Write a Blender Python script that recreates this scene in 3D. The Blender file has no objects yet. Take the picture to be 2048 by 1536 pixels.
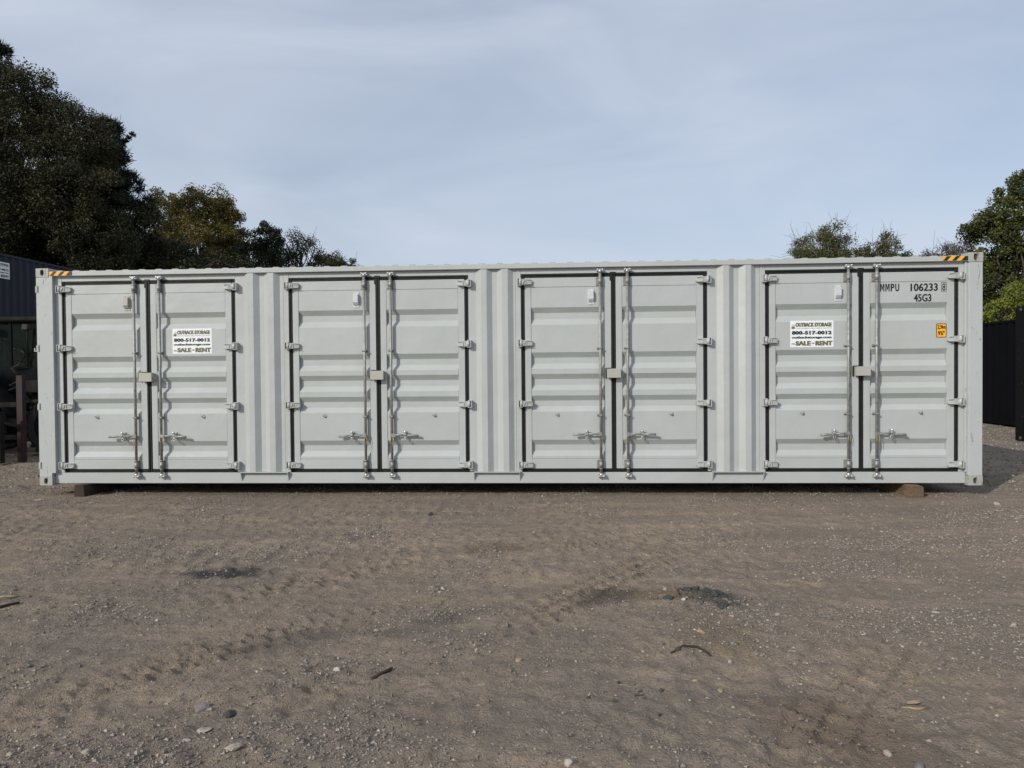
import bpy, bmesh, math, random
import numpy as np
from mathutils import Vector, Matrix

scene = bpy.context.scene
col = scene.collection
R = math.radians

# ------------------------------------------------------------------ camera, sky, sun, exposure
F_PX = 1420.0
CAM = np.array([6.8404, -9.1188, 1.4597])
PITCH, YAW, ROLL = -0.0166037, -0.0549410, -0.0087786
_fw = np.array([math.sin(YAW) * math.cos(PITCH), math.cos(YAW) * math.cos(PITCH), math.sin(PITCH)])
_r0 = np.array([math.cos(YAW), -math.sin(YAW), 0.0])
_u0 = np.cross(_r0, _fw)
_rt = _r0 * math.cos(ROLL) + _u0 * math.sin(ROLL)
_up = -_r0 * math.sin(ROLL) + _u0 * math.cos(ROLL)
cam_data = bpy.data.cameras.new("camera")
cam_data.sensor_fit = 'HORIZONTAL'
cam_data.sensor_width = 36.0
cam_data.lens = 36.0 * F_PX / 2048.0
cam_data.clip_start = 0.05
cam_data.clip_end = 3000.0
cam = bpy.data.objects.new("camera", cam_data)
cam.matrix_world = Matrix(((_rt[0], _up[0], -_fw[0], CAM[0]), (_rt[1], _up[1], -_fw[1], CAM[1]),
                           (_rt[2], _up[2], -_fw[2], CAM[2]), (0, 0, 0, 1)))
col.objects.link(cam)
scene.camera = cam

SUN = Vector((-0.88, -1.0, 0.70)).normalized()          # direction towards the sun
SUN_ELEV = math.asin(SUN.z)
SUN_ROT = math.atan2(SUN.x, SUN.y)                       # clockwise from +Y
world = bpy.data.worlds.new("World")
scene.world = world
world.use_nodes = True
wn, wl = world.node_tree.nodes, world.node_tree.links
wn.clear()
w_out = wn.new("ShaderNodeOutputWorld")
w_bg = wn.new("ShaderNodeBackground")
w_bg.inputs[1].default_value = 0.14
sky = wn.new("ShaderNodeTexSky")
sky.sky_type = 'NISHITA'
sky.sun_disc = False
sky.sun_elevation = SUN_ELEV
sky.sun_rotation = SUN_ROT
sky.altitude = 50
sky.air_density = 1.0
sky.dust_density = 2.0
sky.ozone_density = 1.5
# thin high cloud veil, streaked, over the whole sky
tc = wn.new("ShaderNodeTexCoord")
mp = wn.new("ShaderNodeMapping")
mp.inputs['Rotation'].default_value = (0.0, R(24), R(20))
mp.inputs['Scale'].default_value = (1.3, 1.0, 4.2)
nz = wn.new("ShaderNodeTexNoise")
nz.inputs['Scale'].default_value = 1.7
nz.inputs['Detail'].default_value = 5.0
nz.inputs['Roughness'].default_value = 0.5
nz.inputs['Distortion'].default_value = 0.6
cr = wn.new("ShaderNodeMapRange")
cr.inputs['From Min'].default_value = 0.34
cr.inputs['From Max'].default_value = 0.70
cr.inputs['To Min'].default_value = 0.50
cr.inputs['To Max'].default_value = 0.84
mx = wn.new("ShaderNodeMix")
mx.data_type = 'RGBA'
mx.inputs['B'].default_value = (5.3, 5.85, 6.85, 1)
wl.new(tc.outputs['Generated'], mp.inputs['Vector'])
wl.new(mp.outputs['Vector'], nz.inputs['Vector'])
wl.new(nz.outputs['Fac'], cr.inputs['Value'])
wl.new(cr.outputs['Result'], mx.inputs['Factor'])
wl.new(sky.outputs['Color'], mx.inputs['A'])
wl.new(mx.outputs['Result'], w_bg.inputs['Color'])
wl.new(w_bg.outputs['Background'], w_out.inputs['Surface'])

sun_data = bpy.data.lights.new("sun", 'SUN')
sun_data.energy = 3.6
sun_data.angle = R(0.55)
sun_data.color = (1.0, 0.95, 0.87)
sun = bpy.data.objects.new("sun", sun_data)
sun.rotation_euler = (-SUN).to_track_quat('-Z', 'Y').to_euler()
sun.location = (-20, -20, 20)
col.objects.link(sun)

scene.view_settings.view_transform = 'Standard'
scene.view_settings.look = 'None'
scene.view_settings.exposure = -0.24
scene.view_settings.gamma = 1.0
scene.view_settings.use_curve_mapping = False
scene.render.engine = 'CYCLES'
scene.cycles.max_bounces = 6
scene.cycles.transparent_max_bounces = 8
scene.cycles.use_denoising = True

GZ = -0.14                                              # mean ground level (container underside is 0)
rng = np.random.default_rng(7)
random.seed(7)


def at(u, v, depth):
    """World point seen at pixel (u, v) of the 2048x1536 frame, at a depth in metres."""
    d = _fw + _rt * (u - 1024) / F_PX - _up * (v - 768) / F_PX
    return CAM + d * depth


# ------------------------------------------------------------------ helpers
def tag(o, label=None, cat=None, group=None, kind=None):
    if label:
        o['label'] = label
    if cat:
        o['category'] = cat
    if group:
        o['group'] = group
    if kind:
        o['kind'] = kind
    return o


def empty(name, loc=(0, 0, 0), rz=0.0):
    o = bpy.data.objects.new(name, None)
    o.empty_display_size = 0.2
    o.location = loc
    o.rotation_euler = (0, 0, rz)
    col.objects.link(o)
    return o


def place(name, mesh, parent=None, loc=(0, 0, 0)):
    o = bpy.data.objects.new(name, mesh)
    o.location = loc
    o.parent = parent
    col.objects.link(o)
    return o


class MB:
    def __init__(self):
        self.v, self.f, self.m, self.cur, self.sm = [], [], [], 0, []

    def add(self, vs, fs, smooth=False):
        n = len(self.v)
        self.v.extend([tuple(p) for p in vs])
        for f in fs:
            self.f.append([i + n for i in f])
            self.m.append(self.cur)
            self.sm.append(smooth)

    def box(self, x0, x1, y0, y1, z0, z1, c=0.0):
        if x1 < x0: x0, x1 = x1, x0
        if y1 < y0: y0, y1 = y1, y0
        if z1 < z0: z0, z1 = z1, z0
        if c <= 0:
            vs = [(x, y, z) for x in (x0, x1) for y in (y0, y1) for z in (z0, z1)]
            self.add(vs, [(0, 1, 3, 2), (4, 6, 7, 5), (0, 4, 5, 1), (2, 3, 7, 6), (0, 2, 6, 4), (1, 5, 7, 3)])
            return
        c = min(c, (x1 - x0) * .45, (y1 - y0) * .45, (z1 - z0) * .45)
        vs, idx = [], {}
        for i, (x, sx) in enumerate(((x0, 1), (x1, -1))):
            for j, (y, sy) in enumerate(((y0, 1), (y1, -1))):
                for k, (z, sz) in enumerate(((z0, 1), (z1, -1))):
                    for a, p in enumerate(((x, y + sy * c, z + sz * c), (x + sx * c, y, z + sz * c), (x + sx * c, y + sy * c, z))):
                        idx[(i, j, k, a)] = len(vs)
                        vs.append(p)
        g = lambda i, j, k, a: idx[(i, j, k, a)]
        fs = []
        for i in (0, 1):
            fs.append([g(i, 0, 0, 0), g(i, 1, 0, 0), g(i, 1, 1, 0), g(i, 0, 1, 0)])
            fs.append([g(0, i, 0, 1), g(1, i, 0, 1), g(1, i, 1, 1), g(0, i, 1, 1)])
            fs.append([g(0, 0, i, 2), g(1, 0, i, 2), g(1, 1, i, 2), g(0, 1, i, 2)])
        for i in (0, 1):
            for j in (0, 1):
                fs.append([g(i, j, 0, 0), g(i, j, 1, 0), g(i, j, 1, 1), g(i, j, 0, 1)])
                fs.append([g(i, 0, j, 0), g(i, 1, j, 0), g(i, 1, j, 2), g(i, 0, j, 2)])
                fs.append([g(0, i, j, 1), g(1, i, j, 1), g(1, i, j, 2), g(0, i, j, 2)])
                for k in (0, 1):
                    fs.append([g(i, j, k, 0), g(i, j, k, 1), g(i, j, k, 2)])
        self.add(vs, fs)

    def prism(self, pts, axis, a0, a1):
        """Closed polygon pts (2D) extruded along an axis; 2D order: x->(y,z), y->(x,z), z->(x,y)."""
        def mk(p, a):
            return {'x': (a, p[0], p[1]), 'y': (p[0], a, p[1]), 'z': (p[0], p[1], a)}[axis]
        n = len(pts)
        vs = [mk(p, a0) for p in pts] + [mk(p, a1) for p in pts]
        fs = [list(range(n)), list(range(2 * n - 1, n - 1, -1))]
        fs += [(i, (i + 1) % n, n + (i + 1) % n, n + i) for i in range(n)]
        self.add(vs, fs)

    def tube(self, path, rad, n=10, cap=True, smooth=True):
        path = [np.array(p, float) for p in path]
        if not hasattr(rad, '__len__'):
            rad = [rad] * len(path)
        vs = []
        for i, p in enumerate(path):
            d = path[min(i + 1, len(path) - 1)] - path[max(i - 1, 0)]
            d /= np.linalg.norm(d) + 1e-9
            a = np.array([0, 0, 1.]) if abs(d[2]) < 0.9 else np.array([1., 0, 0])
            s = np.cross(d, a); s /= np.linalg.norm(s)
            t = np.cross(d, s)
            for k in range(n):
                w = 2 * math.pi * k / n
                vs.append(p + rad[i] * (math.cos(w) * s + math.sin(w) * t))
        fs = []
        for i in range(len(path) - 1):
            for k in range(n):
                fs.append((i * n + k, i * n + (k + 1) % n, (i + 1) * n + (k + 1) % n, (i + 1) * n + k))
        self.add(vs, fs, smooth)
        if cap:
            b = len(self.v) - len(vs)
            for ring in (range(n), range((len(path) - 1) * n, len(path) * n)):
                self.f.append([b + q for q in ring]); self.m.append(self.cur); self.sm.append(False)

    def ball(self, c, r, n=10, m=6, sq=(1, 1, 1)):
        vs, fs = [], []
        for i in range(m + 1):
            th = math.pi * i / m
            for k in range(n):
                ph = 2 * math.pi * k / n
                vs.append((c[0] + r * sq[0] * math.sin(th) * math.cos(ph), c[1] + r * sq[1] * math.sin(th) * math.sin(ph), c[2] + r * sq[2] * math.cos(th)))
        for i in range(m):
            for k in range(n):
                fs.append((i * n + k, i * n + (k + 1) % n, (i + 1) * n + (k + 1) % n, (i + 1) * n + k))
        self.add(vs, fs, True)

    def mesh(self, name, mats, recalc=True):
        me = bpy.data.meshes.new(name)
        me.from_pydata(self.v, [], self.f)
        for mt in (mats if isinstance(mats, (list, tuple)) else [mats]):
            me.materials.append(mt)
        me.polygons.foreach_set('material_index', self.m)
        me.polygons.foreach_set('use_smooth', self.sm)
        if recalc:
            bm = bmesh.new(); bm.from_mesh(me)
            bmesh.ops.recalc_face_normals(bm, faces=bm.faces)
            bm.to_mesh(me); bm.free()
        me.update()
        return me

    def build(self, name, mats, parent=None, loc=(0, 0, 0)):
        return place(name, self.mesh(name, mats), parent, loc)


def text_into(mb, body, x0, x1, z0, z1, y, bold=0.0, plane='xz', spacing=1.0, heavy=0):
    """Lettering as flat mesh fitted to a rectangle; plane 'xz' faces -Y, 'yz' faces +X."""
    cu = bpy.data.curves.new("lettering_curve", 'FONT')
    cu.body = body
    cu.size = 1.0
    cu.offset = bold
    cu.space_character = spacing
    cu.resolution_u = 3
    ob = bpy.data.objects.new("lettering_curve", cu)
    col.objects.link(ob)
    dg = bpy.context.evaluated_depsgraph_get()
    me = bpy.data.meshes.new_from_object(ob.evaluated_get(dg))
    pts = np.array([v.co[:] for v in me.vertices])
    fs = [list(p.vertices) for p in me.polygons]
    bpy.data.objects.remove(ob); bpy.data.curves.remove(cu); bpy.data.meshes.remove(me)
    if not len(pts):
        return
    lo, hi = pts.min(0), pts.max(0)
    X = x0 + (pts[:, 0] - lo[0]) / (hi[0] - lo[0]) * (x1 - x0)
    Z = z0 + (pts[:, 1] - lo[1]) / (hi[1] - lo[1]) * (z1 - z0)
    for k in range(heavy + 1):                           # extra passes thicken the strokes
        dx = (k - heavy / 2) * 0.035 * (z1 - z0)
        yy = y + (-1e-4 if plane == 'xz' else 1e-4) * k
        vs = [(a + dx, yy, b) if plane == 'xz' else (yy, a + dx, b) for a, b in zip(X, Z)]
        mb.add(vs, fs)


# ------------------------------------------------------------------ materials
def new_mat(name):
    m = bpy.data.materials.new(name)
    m.use_nodes = True
    nt = m.node_tree
    b = nt.nodes['Principled BSDF']
    return m, nt, b


def N(nt, kind, **kw):
    n = nt.nodes.new(kind)
    for k, v in kw.items():
        if k.startswith('i_'):
            n.inputs[k[2:].replace('_', ' ')].default_value = v
        else:
            setattr(n, k, v)
    return n


def noise(nt, scale, detail=4, rough=0.55, vec=None, dist=0.0):
    n = N(nt, 'ShaderNodeTexNoise')
    n.inputs['Scale'].default_value = scale
    n.inputs['Detail'].default_value = detail
    n.inputs['Roughness'].default_value = rough
    n.inputs['Distortion'].default_value = dist
    if vec is not None:
        nt.links.new(vec, n.inputs['Vector'])
    return n


def ramp(nt, src, a, b, lo=0.0, hi=1.0):
    n = N(nt, 'ShaderNodeMapRange')
    n.inputs['From Min'].default_value = a
    n.inputs['From Max'].default_value = b
    n.inputs['To Min'].default_value = lo
    n.inputs['To Max'].default_value = hi
    nt.links.new(src, n.inputs['Value'])
    return n.outputs['Result']


def mixc(nt, fac, a, b):
    n = N(nt, 'ShaderNodeMix', data_type='RGBA')
    for s, val in (('Factor', fac), ('A', a), ('B', b)):
        if hasattr(val, 'is_output') or isinstance(val, bpy.types.NodeSocket):
            nt.links.new(val, n.inputs[s])
        else:
            n.inputs[s].default_value = val if s == 'Factor' else (*val, 1) if len(val) == 3 else val
    return n.outputs['Result']


def coords(nt, world_space=True, scale=(1, 1, 1)):
    if world_space:
        g = N(nt, 'ShaderNodeNewGeometry').outputs['Position']
    else:
        g = N(nt, 'ShaderNodeTexCoord').outputs['Object']
    mp = N(nt, 'ShaderNodeMapping')
    mp.inputs['Scale'].default_value = scale
    nt.links.new(g, mp.inputs['Vector'])
    return mp.outputs['Vector']


def paint(name, base, rough=0.42, grime=0.12, spec=0.5, scuff=0.0, bump=0.02, scuff_col=(0.12, 0.11, 0.10)):
    m, nt, b = new_mat(name)
    big = noise(nt, 1.3, 5, 0.6, coords(nt))
    streak = noise(nt, 5.0, 4, 0.6, coords(nt, True, (6, 6, 0.35)))
    dark = tuple(c * (1 - grime) * f for c, f in zip(base, (1.0, 0.99, 0.96)))
    f1 = ramp(nt, big.outputs['Fac'], 0.35, 0.72)
    c1 = mixc(nt, f1, base, dark)
    f2 = ramp(nt, streak.outputs['Fac'], 0.55, 0.8, 0, 0.5)
    c2 = mixc(nt, f2, c1, dark)
    if scuff > 0:
        sc = noise(nt, 9.0, 6, 0.7, coords(nt, True, (1.6, 1.6, 0.5)), 1.5)
        f3 = ramp(nt, sc.outputs['Fac'], 0.70 - scuff, 0.72 - scuff * .8, 0, 0.75)
        c2 = mixc(nt, f3, c2, scuff_col)
    nt.links.new(c2, b.inputs['Base Color'])
    b.inputs['Roughness'].default_value = rough
    b.inputs['Specular IOR Level'].default_value = spec
    dent = noise(nt, 2.2, 3, 0.5, coords(nt))
    peel = noise(nt, 90.0, 2, 0.5, coords(nt))
    add = N(nt, 'ShaderNodeMath', operation='MULTIPLY_ADD')
    add.inputs[1].default_value = 0.02
    nt.links.new(peel.outputs['Fac'], add.inputs[0])
    nt.links.new(dent.outputs['Fac'], add.inputs[2])
    bp = N(nt, 'ShaderNodeBump')
    bp.inputs['Strength'].default_value = 1.0
    bp.inputs['Distance'].default_value = bump
    nt.links.new(add.outputs[0], bp.inputs['Height'])
    nt.links.new(bp.outputs['Normal'], b.inputs['Normal'])
    return m


def plain(name, base, rough=0.6, metal=0.0, vary=0.25, scale=20.0, bump=0.0, spec=0.5):
    m, nt, b = new_mat(name)
    n = noise(nt, scale, 5, 0.6, coords(nt))
    lo = tuple(c * (1 - vary) for c in base)
    hi = tuple(min(1, c * (1 + vary)) for c in base)
    nt.links.new(mixc(nt, ramp(nt, n.outputs['Fac'], 0.3, 0.7), lo, hi), b.inputs['Base Color'])
    b.inputs['Roughness'].default_value = rough
    b.inputs['Metallic'].default_value = metal
    b.inputs['Specular IOR Level'].default_value = spec
    if bump:
        bp = N(nt, 'ShaderNodeBump')
        bp.inputs['Distance'].default_value = bump
        nt.links.new(n.outputs['Fac'], bp.inputs['Height'])
        nt.links.new(bp.outputs['Normal'], b.inputs['Normal'])
    return m


PAINT = (0.435, 0.466, 0.468)
M = {}
M['paint'] = paint('light_grey_paint', PAINT, 0.34, 0.07, 0.6, 0.0, 0.015)
M['paint_post'] = paint('scuffed_grey_paint', PAINT, 0.42, 0.08, 0.5, 0.085, 0.008)
M['paint_worn'] = paint('worn_casting_paint', (0.38, 0.39, 0.36), 0.5, 0.14, 0.5, 0.13, 0.01, (0.16, 0.09, 0.05))
M['hardware'] = paint('hinge_paint', (0.44, 0.465, 0.455), 0.45, 0.12, 0.5, 0.0, 0.004)
M['lock_box'] = paint('lock_box_paint', (0.42, 0.42, 0.38), 0.45, 0.10, 0.5, 0.0, 0.004)
M['beige_vent'] = plain('beige_plastic', (0.42, 0.41, 0.33), 0.55, 0, 0.05)
M['white_vent'] = plain('white_plastic', (0.55, 0.58, 0.60), 0.5, 0, 0.05)
M['rubber'] = plain('black_rubber', (0.012, 0.013, 0.014), 0.55, 0, 0.4, 12, 0.002, 0.35)
M['zinc'] = plain('galvanised_steel', (0.30, 0.30, 0.285), 0.55, 0.5, 0.3, 18, 0.0)
M['zinc_bright'] = plain('bright_zinc', (0.55, 0.56, 0.55), 0.4, 0.7, 0.2, 25)
M['dark'] = plain('dark_steel', (0.03, 0.03, 0.03), 0.7, 0.2, 0.4)
M['hole'] = plain('casting_inside', (0.05, 0.05, 0.05), 0.8, 0.0, 0.4)
M['strap'] = plain('tan_strap', (0.45, 0.36, 0.14), 0.6, 0, 0.2)
M['sign_white'] = plain('white_vinyl', (0.80, 0.82, 0.84), 0.4, 0, 0.03)
M['ink_green'] = plain('dark_green_ink', (0.006, 0.035, 0.03), 0.5, 0, 0.1)
M['ink_olive'] = plain('olive_ink', (0.13, 0.125, 0.075), 0.5, 0, 0.1)
M['ink_grey'] = plain('grey_ink', (0.16, 0.16, 0.15), 0.5, 0, 0.1)
M['ink_black'] = plain('black_ink', (0.010, 0.010, 0.011), 0.5, 0, 0.2)
M['yellow'] = plain('yellow_vinyl', (0.83, 0.42, 0.025), 0.45, 0, 0.08)
M['brown_ink'] = plain('brown_black_ink', (0.05, 0.02, 0.004), 0.5, 0, 0.1)
M['navy'] = paint('dark_navy_paint', (0.020, 0.021, 0.036), 0.6, 0.3, 0.3, 0.0, 0.01)
M['black_paint'] = paint('black_container_paint', (0.003, 0.0034, 0.005), 0.8, 0.35, 0.08, 0.0, 0.01)
M['black_worn'] = paint('worn_black_paint', (0.004, 0.0044, 0.0055), 0.8, 0.35, 0.1, 0.045, 0.01, (0.30, 0.28, 0.25))
M['roof'] = paint('roof_paint', (0.38, 0.39, 0.37), 0.5, 0.2, 0.5, 0.0, 0.01)
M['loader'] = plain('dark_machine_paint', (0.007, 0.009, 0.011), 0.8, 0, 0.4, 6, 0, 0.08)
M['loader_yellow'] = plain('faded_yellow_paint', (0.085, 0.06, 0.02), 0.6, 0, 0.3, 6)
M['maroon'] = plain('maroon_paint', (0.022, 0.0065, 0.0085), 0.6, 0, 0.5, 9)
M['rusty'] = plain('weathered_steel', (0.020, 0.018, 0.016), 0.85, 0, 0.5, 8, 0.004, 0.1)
M['tyre'] = plain('tyre_rubber', (0.018, 0.018, 0.018), 0.85, 0, 0.4, 14, 0.003)
M['wood'] = plain('wood', (0.20, 0.15, 0.10), 0.8, 0, 0.3, 14, 0.004)


def glass_mat():
    m, nt, b = new_mat('tinted_glass')
    b.inputs['Base Color'].default_value = (0.10, 0.14, 0.125, 1)
    b.inputs['Roughness'].default_value = 0.08
    b.inputs['Specular IOR Level'].default_value = 0.25
    b.inputs['Transmission Weight'].default_value = 0.9
    b.inputs['IOR'].default_value = 1.2
    return m


M['glass'] = glass_mat()


def wood_mat(name, base, dark):
    m, nt, b = new_mat(name)
    g = noise(nt, 6.0, 6, 0.65, coords(nt, False, (9, 0.7, 9)), 1.2)
    s = noise(nt, 4.0, 4, 0.6, coords(nt, False))
    c = mixc(nt, ramp(nt, g.outputs['Fac'], 0.35, 0.65), dark, base)
    c = mixc(nt, ramp(nt, s.outputs['Fac'], 0.5, 0.75, 0, 0.7), c, tuple(x * 0.5 for x in dark))
    nt.links.new(c, b.inputs['Base Color'])
    b.inputs['Roughness'].default_value = 0.85
    bp = N(nt, 'ShaderNodeBump')
    bp.inputs['Distance'].default_value = 0.008
    nt.links.new(g.outputs['Fac'], bp.inputs['Height'])
    nt.links.new(bp.outputs['Normal'], b.inputs['Normal'])
    return m


M['timber_dark'] = wood_mat('dark_damp_timber', (0.060, 0.042, 0.028), (0.022, 0.016, 0.012))
M['timber'] = wood_mat('brown_timber', (0.20, 0.135, 0.082), (0.085, 0.055, 0.034))


def leaf_mat(name, c_lo, c_hi, trans=0.25):
    m, nt, b = new_mat(name)
    a = N(nt, 'ShaderNodeAttribute', attribute_name='tint')
    c = mixc(nt, a.outputs['Fac'], c_lo, c_hi)
    nt.links.new(c, b.inputs['Base Color'])
    b.inputs['Roughness'].default_value = 0.6
    b.inputs['Specular IOR Level'].default_value = 0.3
    tr = N(nt, 'ShaderNodeBsdfTranslucent')
    nt.links.new(c, tr.inputs['Color'])
    ms = N(nt, 'ShaderNodeMixShader')
    ms.inputs[0].default_value = trans
    out = nt.nodes['Material Output']
    nt.links.new(b.outputs[0], ms.inputs[1])
    nt.links.new(tr.outputs[0], ms.inputs[2])
    nt.links.new(ms.outputs[0], out.inputs['Surface'])
    return m


M['bark'] = plain('bark', (0.055, 0.045, 0.036), 0.9, 0, 0.5, 14, 0.02)
M['bark_grey'] = plain('grey_twig_bark', (0.12, 0.105, 0.095), 0.9, 0, 0.4, 14, 0.02)

# ------------------------------------------------------------------ noise for the terrain
_perm = np.random.default_rng(3).permutation(256)
_perm = np.concatenate([_perm, _perm])
_grad = np.stack([np.cos(np.arange(256) * 2.399963), np.sin(np.arange(256) * 2.399963)], 1)


def perlin(x, y):
    xi, yi = np.floor(x).astype(int), np.floor(y).astype(int)
    xf, yf = x - xi, y - yi
    xi &= 255
    yi &= 255
    u = xf ** 3 * (xf * (xf * 6 - 15) + 10)
    v = yf ** 3 * (yf * (yf * 6 - 15) + 10)

    def g(ix, iy, dx, dy):
        h = _grad[_perm[_perm[ix & 255] + (iy & 255)]]
        return h[..., 0] * dx + h[..., 1] * dy
    n00, n10 = g(xi, yi, xf, yf), g(xi + 1, yi, xf - 1, yf)
    n01, n11 = g(xi, yi + 1, xf, yf - 1), g(xi + 1, yi + 1, xf - 1, yf - 1)
    return (n00 + u * (n10 - n00)) * (1 - v) + (n01 + u * (n11 - n01)) * v


# tyre tracks: (points, width, tread depth, lug spacing)
TRACKS = [
    ([(5.7, -5.75), (6.36, -5.03), (6.72, -4.50), (7.15, -3.90), (7.75, -3.05), (8.6, -2.1)], 0.42, 0.011, 0.15),
    ([(7.55, -6.9), (7.95, -6.15), (8.25, -5.65), (8.75, -5.0)], 0.46, 0.012, 0.17),
    ([(3.2, -5.5), (3.67, -4.95), (4.2, -4.35), (5.2, -3.5), (6.3, -2.9), (7.6, -2.3)], 0.40, 0.008, 0.14),
    ([(4.0, -6.3), (4.6, -5.5), (5.2, -4.8), (6.2, -4.05)], 0.36, 0.009, 0.13),
    ([(5.3, -3.25), (6.2, -2.75), (7.2, -2.35), (8.6, -1.9)], 0.40, 0.006, 0.13),
]


def seg_dist(x, y, pts):
    best = np.full(x.shape, 1e9); along = np.zeros(x.shape); side = np.zeros(x.shape)
    acc = 0.0
    for (ax, ay), (bx, by) in zip(pts[:-1], pts[1:]):
        L = math.hypot(bx - ax, by - ay)
        ux, uy = (bx - ax) / L, (by - ay) / L
        t = np.clip((x - ax) * ux + (y - ay) * uy, 0, L)
        dx, dy = x - ax - t * ux, y - ay - t * uy
        d = np.hypot(dx, dy)
        s = dx * (-uy) + dy * ux
        m = d < best
        best = np.where(m, d, best); along = np.where(m, acc + t, along); side = np.where(m, s, side)
        acc += L
    return best, along, side


def ground_h(x, y):
    x = np.asarray(x, float); y = np.asarray(y, float)
    near = np.clip(1 - (np.hypot(x - 6.5, y + 3) - 14) / 20, 0.0, 1)
    h = 0.030 * perlin(x * 0.45 + 3.1, y * 0.45) + 0.010 * perlin(x * 1.3, y * 1.3 + 9.7)
    c, s = math.cos(0.98), math.sin(0.98)
    xr, yr = x * c + y * s, -x * s + y * c
    h += 0.004 * perlin(xr * 1.1 + 20, yr * 5.0)                     # furrows along the driving direction
    rough = np.clip(0.5 + 1.3 * perlin(x * 0.8 + 40, y * 0.8 + 11), 0.15, 1.2)
    h += near * rough * (0.005 * perlin(x * 4.3, y * 4.3) + 0.008 * perlin(x * 9.7 + 5, y * 9.7) + 0.011 * perlin(x * 19, y * 19 + 3))
    # crusts broken by wheels: flat plates with sharp little edges
    wx, wy = xr + 0.22 * perlin(x * 2.1, y * 2.1 + 8), yr + 0.16 * perlin(x * 3.3 + 4, y * 3.3)
    m1 = np.clip(0.2 + 1.8 * perlin(x * 0.55 + 13, y * 0.55 + 5), 0, 1)
    m2 = np.clip(0.1 + 1.8 * perlin(x * 0.7 + 3, y * 0.7 + 25), 0, 1)
    h += near * m1 * 0.0075 * np.clip(perlin(wx * 3.2 + 70, wy * 7.5) * 10, -1, 1)
    h += near * m2 * 0.0080 * np.clip((perlin(wx * 7.5 + 20, wy * 3.6 + 9) - .16) * 9, -1, 1)
    h += near * (1 - m1) * 0.0090 * np.clip((perlin(x * 8.5 + 41, y * 8.5 + 17) - .1) * 6, -1, 1)
    clod = perlin(x * 12.0 + 60, y * 12.0 - 31)
    h += near * rough * 0.075 * np.clip(clod - 0.33, 0, 1)           # clods pressed out of the mud
    for pts, w, dep, lug in TRACKS:
        d, a, sd = seg_dist(x, y, pts)
        edge = np.clip((w / 2 - d) / 0.04, 0, 1)
        fade = np.clip(0.7 + 1.7 * perlin(x * 0.9 + 7, y * 0.9 - 4), 0, 1)
        sj = sd + 0.012 * perlin(x * 9 + 3, y * 9)
        aj = a + 0.018 * perlin(x * 8, y * 8 + 11)
        colw = w / 3
        ci = np.floor((sj + w / 2) / colw)
        cf = (sj + w / 2) / colw - ci
        bf = (aj / lug + 0.5 * (ci % 2)) % 1.0
        e1 = np.minimum(cf, 1 - cf) * colw
        e2 = np.minimum(bf, 1 - bf) * lug
        ridge = np.clip(1 - np.minimum(e1, e2) / 0.018, 0, 1)        # soil squeezed up between the lugs
        h += fade * edge * (-dep * 2.0 + dep * 3.2 * ridge)
        lip = np.exp(-((d - w / 2 - 0.02) / 0.028) ** 2)
        h += fade * 0.014 * lip * np.clip(0.5 + 1.2 * perlin(x * 6, y * 6 + 2), 0, 1.3)
    # heaps of broken asphalt and the dark gravel patch
    h += 0.035 * np.exp(-(((x - 7.85) / 0.26) ** 2 + ((y + 4.12) / 0.16) ** 2)) * (1 + 0.8 * perlin(x * 10, y * 10))
    h += 0.022 * np.exp(-(((x - 7.6) / 0.12) ** 2 + ((y + 5.10) / 0.10) ** 2))
    h -= 0.02 * np.exp(-(((x - 4.15) / 0.35) ** 2 + ((y + 3.50) / 0.13) ** 2))
    h *= 1.0
    under = np.clip(1 - np.abs(y - 0.6) / 1.2, 0, 1) * ((x > -0.5) & (x < 12.8))
    return GZ + h * (1 - 0.75 * under)


GRAVEL_SPOTS = [(3.95, -4.55, .45, .16), (5.9, -4.45, .9, .14), (5.62, -5.42, .42, .24), (4.75, -6.2, .6, .30), (7.45, -6.15, .45, .22), (10.6, -2.4, 1.6, .5),
                (8.6, -4.4, .9, .20), (7.25, -4.2, .30, .22), (12.5, -1.2, 1.6, .4), (9.2, -3.3, .8, .25), (7.9, -4.4, .30, .45), (4.3, -2.9, .9, .3), (6.0, -6.1, .5, .2), (9.4, -4.6, .8, .4)]


def gravel_density(x, y):
    d = 0.02 + 0.9 * perlin(x * 0.9 + 31, y * 0.9 + 17) + 0.7 * perlin(x * 3.1, y * 3.1)
    for cx, cy, rx, ry in GRAVEL_SPOTS:
        d = d + 0.8 * np.exp(-(((x - cx) / rx) ** 2 + ((y - cy) / ry) ** 2))
    return d - 0.8 * packed_amount(x, y)


def packed_amount(x, y):
    out = np.zeros(np.shape(x))
    for pts, w, dep, lug in TRACKS:
        dd, a, sd = seg_dist(x, y, pts)
        fade = np.clip(0.7 + 1.7 * perlin(x * 0.9 + 7, y * 0.9 - 4), 0, 1)
        out = np.maximum(out, fade * np.clip((w / 2 + 0.03 - dd) / 0.10, 0, 1))
    return out


def spaced(lo, hi, fine, reach, grow=1.13, grow_lo=None):
    a = [lo]
    while a[-1] < hi:
        a.append(a[-1] + fine)
    st, b = fine, [a[-1]]
    while b[-1] < reach:
        st *= grow
        b.append(b[-1] + st)
    st, c = fine, [a[0]]
    while c[-1] > -reach:
        st *= (grow_lo or grow)
        c.append(c[-1] - st)
    return np.array(c[:0:-1] + a + b[1:])


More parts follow.
